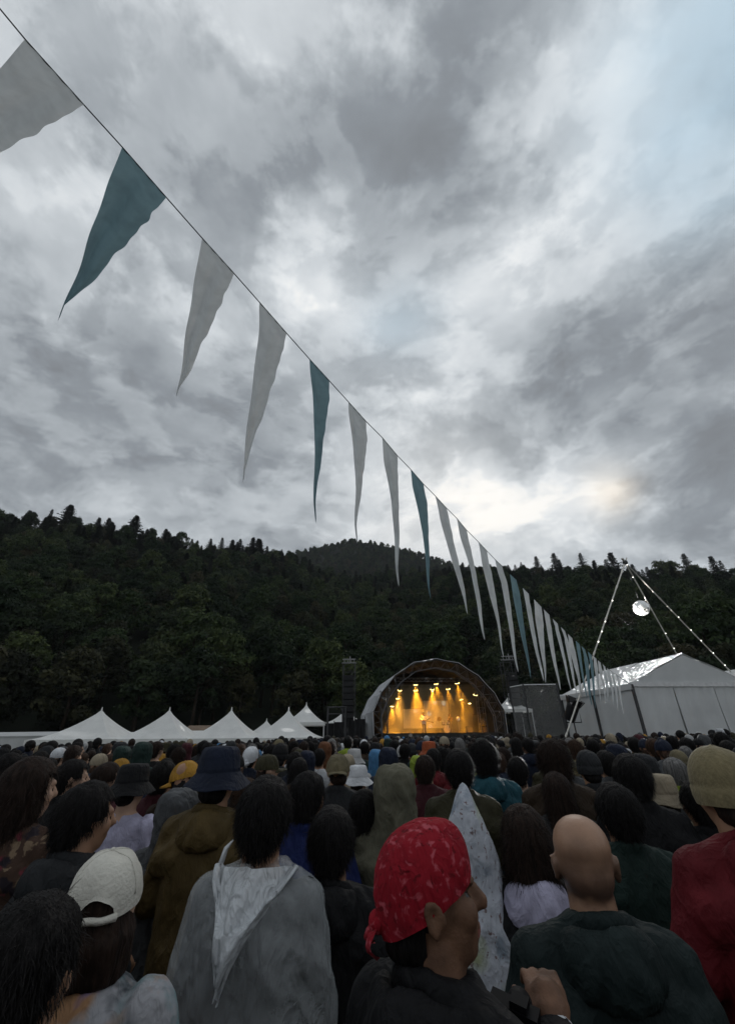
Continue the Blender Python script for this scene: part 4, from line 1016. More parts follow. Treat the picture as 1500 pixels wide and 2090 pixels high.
def body_mesh(pose, turn=0.0, tilt=0.0, lean=0.0, voxel=.0125):
    key = (pose, round(turn, 2), round(tilt, 2), round(lean, 2))
    if key in BODY: return BODY[key]
    mb = MB(); Hm = MB()
    Hm.ball((0, -.012, 1.615), (.077, .096, .105), None, 20, 14)
    Hm.ball((0, -.020, 1.646), (.080, .092, .078), None, 20, 14); Hm.ball((0, -.035, 1.585), (.070, .072, .07), None, 16, 12)
    Hm.ball((0, .028, 1.56), (.060, .066, .083), None, 16, 12)
    Hm.ball((0, .055, 1.512), (.032, .03, .026), None, 12, 8)
    for s in (-1, 1):
        Hm.ball((s * .036, .060, 1.575), (.030, .030, .034), None, 10, 8)
        Hm.ball((s * .083, -.012, 1.585), (.008, .014, .024), None, 12, 9)
        hel = []
        for k in range(10):
            an = R(-70 + 31 * k); hel.append(Vector((s * (.085 + .007 * math.sin(math.pi * k / 9)), -.014 - .019 * math.cos(an - R(20)), 1.590 + .031 * math.sin(an))))
        Hm.tube(hel, [.006] + [.0065] * 8 + [.005], 8)
        Hm.ball((s * .030, .082, 1.628), (.026, .014, .012), None, 10, 8)
    Hm.caps((0, .088, 1.622), (0, .110, 1.578), .010, .017, 10); Hm.ball((0, .090, 1.575), (.020, .014, .012))
    Hm.ball((0, .086, 1.541), (.024, .012, .008)); Hm.ball((0, .083, 1.529), (.020, .012, .009))
    HRm = head_rot(turn, tilt, lean)
    mb.add([HRm @ Vector(p) for p in Hm.v], Hm.f)
    for zz, ww in ((1.492, .050), (1.470, .056)): mb.tube([(x, -.072 + .5 * x * x / .06, zz - .1 * abs(x)) for x in (-ww, -ww * .6, -.015, .015, ww * .6, ww)], [.006, .011, .013, .013, .011, .006], 6)
    nk = HRm @ Vector((0, -.012, 1.54))
    mb.tube([(0, -.025, 1.40), (0, -.02, 1.46), nk], [.080, .066, .064], 14)
    mb.loft([sup(0, y, z, a, b) for z, a, b, y in ((.82, .15, .10, 0), (.92, .172, .118, -.01), (1.02, .15, .105, 0), (1.12, .145, .10, 0), (1.25, .165, .112, 0), (1.34, .172, .105, 0), (1.40, .15, .09, -.005), (1.45, .085, .065, -.015), (1.475, .055, .055, -.02))])
    for s, (a, b, c) in arm_pts(pose):
        mb.caps(a, b, .055, .042); mb.caps(b, c, .042, .030); hand(mb, c, (c - b), s)
    for s in (-1, 1):
        mb.caps((s * .095, -.005, .88), (s * .105, .015, .48), .085, .058); mb.caps((s * .105, .015, .48), (s * .11, -.02, .09), .056, .04)
        mb.caps((s * .11, -.05, .045), (s * .125, .13, .04), .045, .04)
    me = remesh(mb, voxel, 2, .5)
    for mm in (SKIN[0], M_eye, M_lip, M_shoe): me.materials.append(mm)
    inv = HRm.inverted()
    mi = np.zeros(len(me.polygons), dtype=np.int32)
    cen = np.empty(len(me.polygons) * 3); me.polygons.foreach_get('center', cen); cen = cen.reshape(-1, 3)
    I = np.array(inv); hc = cen @ I[:3, :3].T + I[:3, 3]
    for s in (-1, 1):
        e = ((hc[:, 0] - s * .032) / .014) ** 2 + ((hc[:, 2] - 1.606) / .008) ** 2; mi[(e < 1) & (hc[:, 1] > .05)] = 1
    e = (hc[:, 0] / .024) ** 2 + ((hc[:, 2] - 1.534) / .012) ** 2; mi[(e < 1) & (hc[:, 1] > .05) & (cen[:, 2] > 1.3)] = 2
    mi[cen[:, 2] < .1] = 3
    me.polygons.foreach_set('material_index', mi)
    BODY[key] = me
    return me
TOPS = {}
def top_mesh(kind, pose, seed=0, voxel=.016):
    key = (kind, pose if isinstance(pose, str) else str(pose), seed)
    if key in TOPS: return TOPS[key]
    mb = MB(); amp = .013; fr = (8, 8, 4.0)
    if kind == 'tee':
        mb.loft([sup(0, y, z, a, b) for z, a, b, y in ((.86, .185, .13, 0), (1.0, .178, .128, 0), (1.12, .172, .125, 0), (1.25, .182, .128, 0), (1.34, .188, .12, 0), (1.40, .165, .102, -.005), (1.445, .095, .075, -.015), (1.462, .07, .07, -.02))])
        for s, (a, b, c) in arm_pts(pose): mb.caps(a, a.lerp(b, .75), .07, .068)
    elif kind == 'base':
        mb.loft([sup(0, y, z, a, b) for z, a, b, y in ((.80, .165, .115, 0), (.92, .184, .13, -.01), (1.02, .163, .117, 0), (1.12, .158, .112, 0), (1.25, .176, .122, 0), (1.34, .178, .115, 0), (1.40, .155, .10, -.005), (1.45, .092, .075, -.015))])
        for s, (a, b, c) in arm_pts(pose): mb.caps(a, b, .062, .050); mb.caps(b, c, .050, .040)
        amp = .003
    elif kind == 'poncho':
        mb.loft([sup(0, y, z, a, b, 24, 2.4) for z, a, b, y in ((.52, .245, .20, -.01), (.75, .222, .185, -.01), (.95, .202, .168, 0), (1.15, .20, .16, 0), (1.30, .202, .15, -.005), (1.385, .178, .126, -.01), (1.44, .12, .10, -.02), (1.485, .092, .09, -.025))])
        for s, (a, b, c) in arm_pts(pose):
            mb.caps(a + Vector((-s * .008, 0, -.012)), b, .080, .072); mb.caps(b, c, .072, .064); mb.caps((s * .05, -.015, 1.425), a + Vector((-s * .01, 0, -.005)), .07, .072)
        amp = .022; fr = (6.5, 6.5, 2.6)
    elif kind == 'cape':      # poncho with a tall pointed hood, drawn up
        mb.loft([sup(0, y, z, a, b, 24, 2.0) for z, a, b, y in ((.62, .36, .29, 0), (.9, .335, .27, 0), (1.1, .305, .235, 0), (1.25, .265, .20, 0), (1.36, .215, .165, -.01), (1.43, .165, .14, -.015), (1.50, .135, .13, -.015), (1.60, .128, .138, -.02), (1.68, .108, .125, -.035), (1.76, .075, .09, -.055), (1.84, .038, .05, -.07), (1.885, .012, .015, -.075))])
        amp = .020; fr = (8, 8, 3.0)
    else:
        mb.loft([sup(0, y, z, a, b) for z, a, b, y in ((.76, .205, .145, -.005), (.9, .205, .148, -.005), (1.05, .198, .142, 0), (1.2, .20, .142, 0), (1.32, .203, .134, 0), (1.39, .183, .116, -.005), (1.44, .12, .092, -.015), (1.485, .082, .08, -.02))])
        for s, (a, b, c) in arm_pts(pose):
            mb.caps(a + Vector((-s * .012, 0, -.012)), b, .076, .066); mb.caps(b, c.lerp(b, .06), .066, .052); mb.caps((s * .05, -.015, 1.425), a + Vector((-s * .01, 0, -.005)), .07, .078); mb.caps((s * .10, -.03, 1.30), a + Vector((0, -.02, -.10)), .11, .085)
        if False:
            pts = []
            for k in range(11):
                an = math.pi * (-.12 + 1.24 * k / 10); pts.append((math.cos(an) * .118, -.025 - math.sin(an) * .105, 1.435 + .055 * math.sin(an) ** 2))
            mb.tube(pts, [.022] + [.038] * 9 + [.022], 10)
            mb.ball((0, -.135, 1.385), (.125, .055, .10), None, 16, 10); mb.ball((0, -.155, 1.33), (.085, .035, .06), None, 14, 9)
        elif kind == 'hoodup':
            mb.loft([sup(0, y, z, a, b, 20, 2.1) for z, a, b, y in ((1.40, .16, .11, -.02), (1.47, .118, .115, -.02), (1.55, .112, .13, -.018), (1.62, .118, .14, -.02), (1.69, .110, .132, -.022), (1.735, .088, .108, -.025), (1.758, .05, .06, -.03))])
        else:
            pts = []
            for k in range(13):
                an = 2 * math.pi * k / 12; pts.append((math.cos(an) * .078, -.02 + math.sin(an) * .072, 1.475 - .02 * math.sin(an)))
            mb.tube(pts, .02, 8)
    me = remesh(mb, .013 if seed else voxel, 2, .5)
    fold(me, amp, fr, seed + 1.3); me.update()
    if kind == 'tee':
        mask = None
    if kind == 'hoodup':
        fold(me, .011, (13, 13, 10), seed + 8.1, .6)
    if kind == 'hoodup':      # opening for the face
        keep_faces(me, lambda p: not (p.y > .055 and p.z > 1.49 and (p.x / .085) ** 2 + ((p.z - 1.60) / .115) ** 2 < 1))
    me.materials.append(CL['black'])
    TOPS[key] = me
    return me
mb = MB()
mb.loft([sup(0, y, z, a, b) for z, a, b, y in ((.78, .165, .12, -.01), (.86, .18, .13, -.012), (.95, .175, .125, -.008), (1.03, .16, .115, 0))])
for s in (-1, 1): mb.caps((s * .095, -.005, .86), (s * .105, .012, .48), .098, .078); mb.caps((s * .105, .012, .48), (s * .11, -.015, .11), .078, .066)
HOODM = {}
def hood_mesh(seed):
    if seed in HOODM: return HOODM[seed]
    nu = 40; prof_ = [(.074, 1.452), (.086, 1.478), (.100, 1.494), (.118, 1.497), (.138, 1.482), (.155, 1.448), (.163, 1.40), (.155, 1.352), (.128, 1.328), (.100, 1.335)]
    mb = MB(); rings = []
    for k in range(nu + 1):
        an = math.pi * (-.30 + 1.60 * k / nu); b = max(0, math.sin(an)) ; V = []
        for r_, z in prof_:
            ext = .55 + .45 * b; rr = .074 + (r_ - .074) * ext
            V.append((math.cos(an) * rr * 1.06, -.022 - math.sin(an) * rr * (1.0 if b > 0 else .8), 1.43 + (z - 1.43) * (.55 + .45 * b) - .015 * (1 - b)))
        rings.append(V)
    n = len(prof_); mb.add([p for r_ in rings for p in r_], [(k * n + j, (k + 1) * n + j, (k + 1) * n + j + 1, k * n + j + 1) for k in range(nu) for j in range(n - 1)])
    me = mb.mesh('hood', CL['black'], True)
    sub = bpy.data.objects.new('tmp', me); COL.objects.link(sub); md = sub.modifiers.new('s', 'SUBSURF'); md.levels = 1
    dg = bpy.context.evaluated_depsgraph_get(); dg.update(); me2 = bpy.data.meshes.new_from_object(sub.evaluated_get(dg)); bpy.data.objects.remove(sub)
    me2.polygons.foreach_set('use_smooth', [True] * len(me2.polygons))
    fold(me2, .013, (15, 15, 11), seed + 5.7, .5)
    HOODM[seed] = me2; return me2
TROUSERS = remesh(mb, .022, 2); fold(TROUSERS, .01, (9, 9, 5), 3); TROUSERS.materials.append(CL['black'])

def strands(mb, pts, nos, n, L, w, down=.8, seed=0, fly=.25):
    rg = np.random.default_rng(seed)
    idx = rg.integers(0, len(pts), n)
    for i in idx:
        p = pts[i]; nn = nos[i]
        d = np.array((0, -.1, -down)) + rg.normal(size=3) * .22 + nn * fly
        d -= nn * max(0, -(d @ nn)) ; d /= np.linalg.norm(d)
        l = L * rg.uniform(.5, 1.3); sd = np.cross(d, nn); sd /= (np.linalg.norm(sd) + 1e-6)
        p0 = p + nn * .001
        p1 = p0 + d * l * .6 + nn * .003; p2 = p0 + d * l + nn * rg.uniform(-.006, .003)
        o = len(mb.v); mb.v += [tuple(p0 - sd * w), tuple(p0 + sd * w), tuple(p1 + sd * w * .7), tuple(p1 - sd * w * .7), tuple(p2)]
        mb.f += [(o, o + 1, o + 2, o + 3), (o + 3, o + 2, o + 4)]; mb.m += [0, 0]
HAIRM = {}
def hair_mesh(kind):
    if kind in HAIRM: return HAIRM[kind]
    under = kind.endswith('_under'); base_kind = kind.replace('_under', ''); full = kind; kind = base_kind
    mb = MB(); n = 4200; L = .03
    if kind.startswith('short'):
        k = 1.0 if kind == 'short' else 1.07
        mb.ball((0, -.015, 1.623), (.093 * k, .111 * k, .113 * k), None, 20, 14); mb.ball((0, -.05, 1.565), (.072, .07, .07), None, 16, 10)
        cut = lambda p: (p.z > 1.50) and not (p.y > .05 and p.z < 1.668) and not (p.y > .005 and p.z < 1.60) and not (p.y > -.03 and p.z < 1.565)
    elif kind == 'fringe':
        mb.ball((0, -.018, 1.612), (.0835, .102, .105), None, 20, 14); n = 0
        cut = lambda p: 1.50 < p.z < 1.635 + .02 * math.sin(p.x * 40) and p.y < .02 - (.05 if p.z < 1.59 else 0)
    elif kind == 'mop':
        mb.ball((0, -.012, 1.625), (.104, .12, .118), None, 20, 14); mb.ball((0, -.05, 1.56), (.088, .08, .08), None, 16, 10); n = 5200; L = .04
        cut = lambda p: (p.z > 1.485) and not (p.y > .06 and p.z < 1.66) and not (p.y > .025 and p.z < 1.60)
    elif kind == 'bob':
        mb.ball((0, -.015, 1.622), (.100, .116, .117), None, 20, 14); mb.loft([sup(0, -.03, z, a, b) for z, a, b in ((1.45, .098, .082), (1.52, .105, .095), (1.62, .10, .10))]); n = 4600; L = .06
        cut = lambda p: not (p.y > .045 and p.z < 1.665) and p.z > 1.44
    else:
        mb.ball((0, -.015, 1.622), (.097, .115, .116), None, 20, 14); mb.loft([sup(0, y, z, a, b) for z, a, b, y in ((1.24, .07, .03, -.125), (1.34, .09, .04, -.11), (1.45, .10, .065, -.065), (1.54, .10, .09, -.04), (1.62, .096, .10, -.02))]); n = 5200; L = .07
        cut = lambda p: not (p.y > .045 and p.z < 1.665) and not (p.y > 0 and p.z < 1.5)
    me = remesh(mb, .011, 2); fold(me, .006, (13, 13, 7), len(kind) * .7, .4); fold(me, .006, (34, 34, 9), len(kind), .4); keep_faces(me, cut)
    co = get_co(me); no = get_no(me)
    m2 = MB(); m2.v = [tuple(p) for p in co]; m2.f = [tuple(pl.vertices) for pl in me.polygons]; m2.m = [0] * len(m2.f)
    if not under and n: strands(m2, co, no, n, L, .0010, .8 if base_kind != 'mop' else .5, 5, .10 if base_kind != 'mop' else .25); strands(m2, co, no, 420, L * 1.3, .0006, .5, 9, .5)
    out = m2.mesh('hair', HAIR['black'], True)
    if under:
        c2 = get_co(out); kk = 1 - .16 * np.clip((c2[:, 2] - 1.54) / .06, 0, 1); c2[:, 0] *= kk; c2[:, 1] = -.012 + (c2[:, 1] + .012) * kk; hi = c2[:, 2] > 1.60; c2[hi, 2] = 1.60 + (c2[hi, 2] - 1.60) * .72; set_co(out, c2)
    HAIRM[full] = out; return out
HATM = {}
def hat_mesh(kind):
    if kind in HATM: return HATM[kind]
    mb = MB(); cy = -.012
    ring = lambda z, r, e=1.14, n=32, dz=0: [(r * math.cos(6.2832 * k / n), cy + r * e * math.sin(6.2832 * k / n), z + dz * math.sin(2 * 6.2832 * k / n) + dz * .5 * math.sin(5 * 6.2832 * k / n)) for k in range(n)]
    if kind == 'bucket':
        mb.loft([ring(1.576, .160, 1.1, dz=.007), ring(1.60, .138, 1.1, dz=.004), ring(1.634, .106), ring(1.642, .102), ring(1.70, .098), ring(1.732, .092), ring(1.746, .080), ring(1.752, .04), ring(1.753, .004)], cap=False)
        mb.loft([ring(1.573, .160, 1.1, dz=.007), ring(1.597, .137, 1.1, dz=.004), ring(1.628, .105)], cap=False)
        mb.loft([ring(1.640, .1045), ring(1.652, .1045)], cap=False)
    elif kind in ('cap', 'capgap'):
        rr = [ring(1.60, .0975, 1.17, 60)]
        for i in range(15):
            ph = i / 14 * math.pi / 2 * .985
            rr.append(ring(1.61 + .116 * math.sin(ph), .098 * math.cos(ph) ** .8, 1.17, 60))
        if kind == 'capgap':      # arched opening with strap at the back
            rr = [[(x, y, max(z, 1.598 + .048 * math.sqrt(max(0, 1 - (x / .046) ** 2))) if y < 0 and abs(x) < .046 else z) for x, y, z in r_] for r_ in rr]
            pts = []
            for k in range(13): an = math.pi * 1.5 + (k - 6) * .09; pts.append((.1 * math.cos(an), cy + .117 * math.sin(an), 1.603))
            mb.tube(pts, .009, 6)
        mb.loft(rr, cap=False)
        for s_ in range(3):      # panel seams
            an = math.pi / 2 + s_ * math.pi / 3; pts = []
            for k in range(17):
                ph = math.pi * (.06 + .88 * k / 16); c = math.copysign(abs(math.cos(ph)) ** .8, math.cos(ph)); z = 1.61 + .1165 * math.sin(ph)
                pts.append((.0985 * c * math.cos(an), cy + .0985 * 1.17 * c * math.sin(an), z))
            if not (kind == 'capgap' and s_ == 0): mb.tube(pts, .0022, 5)
        mb.ball((0, cy, 1.727), (.008, .008, .005), None, 8, 5)
        V = []; nu = 12                       # brim
        for j in range(6):
            for k in range(nu + 1):
                u = -1 + 2 * k / nu; an = u * 1.02; t = j / 5
                x = math.sin(an) * (.098 - .004 * t) ; y = cy + .113 * math.cos(an) + t * .085 * math.sqrt(max(0, 1 - u * u)) ** .8
                V.append((x, y, 1.612 - .012 * t - .022 * u * u))
        n = len(V); V += [(x, y, z - .006) for x, y, z in V]
        q = [(j * (nu + 1) + k, j * (nu + 1) + k + 1, (j + 1) * (nu + 1) + k + 1, (j + 1) * (nu + 1) + k) for j in range(5) for k in range(nu)]
        mb.add(V, q + [tuple(i + n for i in f[::-1]) for f in q])
    elif kind == 'beanie':
        rr = [ring(1.575, .098, 1.16), ring(1.60, .103, 1.16), ring(1.627, .103, 1.16), ring(1.632, .097, 1.16)]
        for i in range(9):
            ph = i / 8 * math.pi / 2 * .98; rr.append(ring(1.64 + .118 * math.sin(ph), .100 * math.cos(ph) ** .8, 1.16, dz=.003))
        mb.loft(rr, cap=False)
    elif kind == 'bandana':
        for i in range(1): pass
        rr = []
        for i in range(14):
            ph = -.62 + (math.pi / 2 * .985 + .62) * i / 13
            n = 36; r_ = []
            for k in range(n):
                an = 6.2832 * k / n; y = math.sin(an)
                lift = .075 * (y * .5 + .5) * (1 - i / 13)
                rad = math.cos(ph) if ph > 0 else math.cos(ph * .5)
                r_.append((.094 * rad * math.cos(an), cy + .114 * rad * y, 1.625 + .118 * math.sin(ph) + lift))
            rr.append(r_)
        mb.loft(rr, cap=False)
        mb.ball((0, -.125, 1.585), (.026, .02, .02), None, 10, 8)
        for s, dx, L in ((-1, -.02, .04), (1, .012, .05)):
            V = []
            for j in range(7):
                t = j / 6; w = .016 + .045 * t * (1.25 - t)
                for k in range(3): V.append((s * .012 + dx * t + (k - 1) * w, -.13 - .02 * math.sin(t * 3) - .006 * (k % 2), 1.582 - L * t + (k - 1) * .012 * t))
            mb.add(V, [(j * 3 + k, j * 3 + k + 1, j * 3 + k + 4, j * 3 + k + 3) for j in range(6) for k in range(2)])
    # soften with slight irregularity
    mb.v = [tuple(Vector(p) + Vector((1, 1, 1)) * .0045 * mnoise.noise(Vector(p) * 22)) for p in mb.v]
    me = mb.mesh('hat', CL['black'], True)
    if kind == 'bandana': fold(me, .004, (30, 30, 30), 2, .5)
    HATM[kind] = me; return me
def omat(o, m, slot=0):
    o.material_slots[slot].link = 'OBJECT'; o.material_slots[slot].material = m

STAGE_C = Vector((sc_.x, sc_.y + 2))
PEOPLE = []
def person(pos, s, rz, label, pose='front', turn=0.0, tilt=0.0, lean=0.0, skin=0, hair=None, hat=None, top=('jacket', 'black', 0), legs='black', group=None, shirt=None):
    o = link('person', body_mesh(pose, turn, tilt, lean)); o.location = pos; o.rotation_euler = (0, 0, rz); o.scale = (s, s, s)
    omat(o, SKIN[skin]); tag(o, label, 'person', group)
    HM = head_rot(turn, tilt, lean)
    if hair: h = link('hair', hair_mesh(hair[0] + ('_under' if hat or (top and top[0] in ('hoodup', 'cape')) else '')), o, HM); omat(h, HAIR[hair[1]])
    if hat:
        M = HM
        if len(hat) > 2:
            c = Vector((0, -.012, 1.64)); M = HM @ Matrix.Translation(c) @ Matrix.Rotation(hat[2], 4, 'Z') @ Matrix.Rotation(hat[3] if len(hat) > 3 else 0, 4, 'X') @ Matrix.Translation(-c)
        h = link(hat[0] + '_hat' if hat[0] == 'bucket' else 'cap' if hat[0] in ('cap', 'capgap') else hat[0], hat_mesh(hat[0]), o, M); omat(h, hat[1] if not isinstance(hat[1], str) else CL[hat[1]])
    if top:
        j = link({'jacket': 'jacket', 'hooded': 'hooded_jacket', 'hoodup': 'hooded_jacket', 'tee': 'shirt', 'poncho': 'rain_poncho', 'cape': 'hooded_poncho'}[top[0]], top_mesh(top[0], pose, top[2]), o)
        omat(j, top[1] if not isinstance(top[1], str) else CL[top[1]])
        if top[0] == 'hooded': hd = link('hood', hood_mesh(top[2] % 3), j); hc_ = top[3] if len(top) > 3 else top[1]; omat(hd, hc_ if not isinstance(hc_, str) else CL[hc_])
    if shirt: j = link('shirt', top_mesh('base', pose, 7), o); omat(j, CL[shirt])
    t = link('trousers', TROUSERS, o); omat(t, CL[legs])
    PEOPLE.append((Vector(pos), s))
    return o
HEADW = {'hair': .185, 'mop': .215, 'bald': .160, 'hat': .20, 'bucket': .30, 'hood': .235}
def place(px, py, w, kind='hair', hmin=1.50, hmax=1.88, pose_off=0.0):
    """head centre pixel + apparent width -> ground position, scale and turn towards the stage"""
    wr = HEADW.get(kind, .185); st = math.sqrt(1 + ((px - 750) / F) ** 2 * .8)
    z = wr * F * st / w
    for _ in range(60):
        p = at(px, py, z); g = ground_z(p.x, p.y); H = (p.z - g) / 1.61 * 1.72
        if H > hmax: z *= 1.03 if ray(px, py).z < 0 else .97
        elif H < hmin: z *= .97 if ray(px, py).z < 0 else 1.03
        else: break
    p = at(px, py, z); g = ground_z(p.x, p.y); H = (p.z - g) / 1.61 * 1.72; H = min(max(H, hmin - .03), hmax + .03)
    rz = -math.atan2(STAGE_C.x - p.x, STAGE_C.y - p.y) * .8
    return Vector((p.x, p.y, g)), H / 1.72, rz

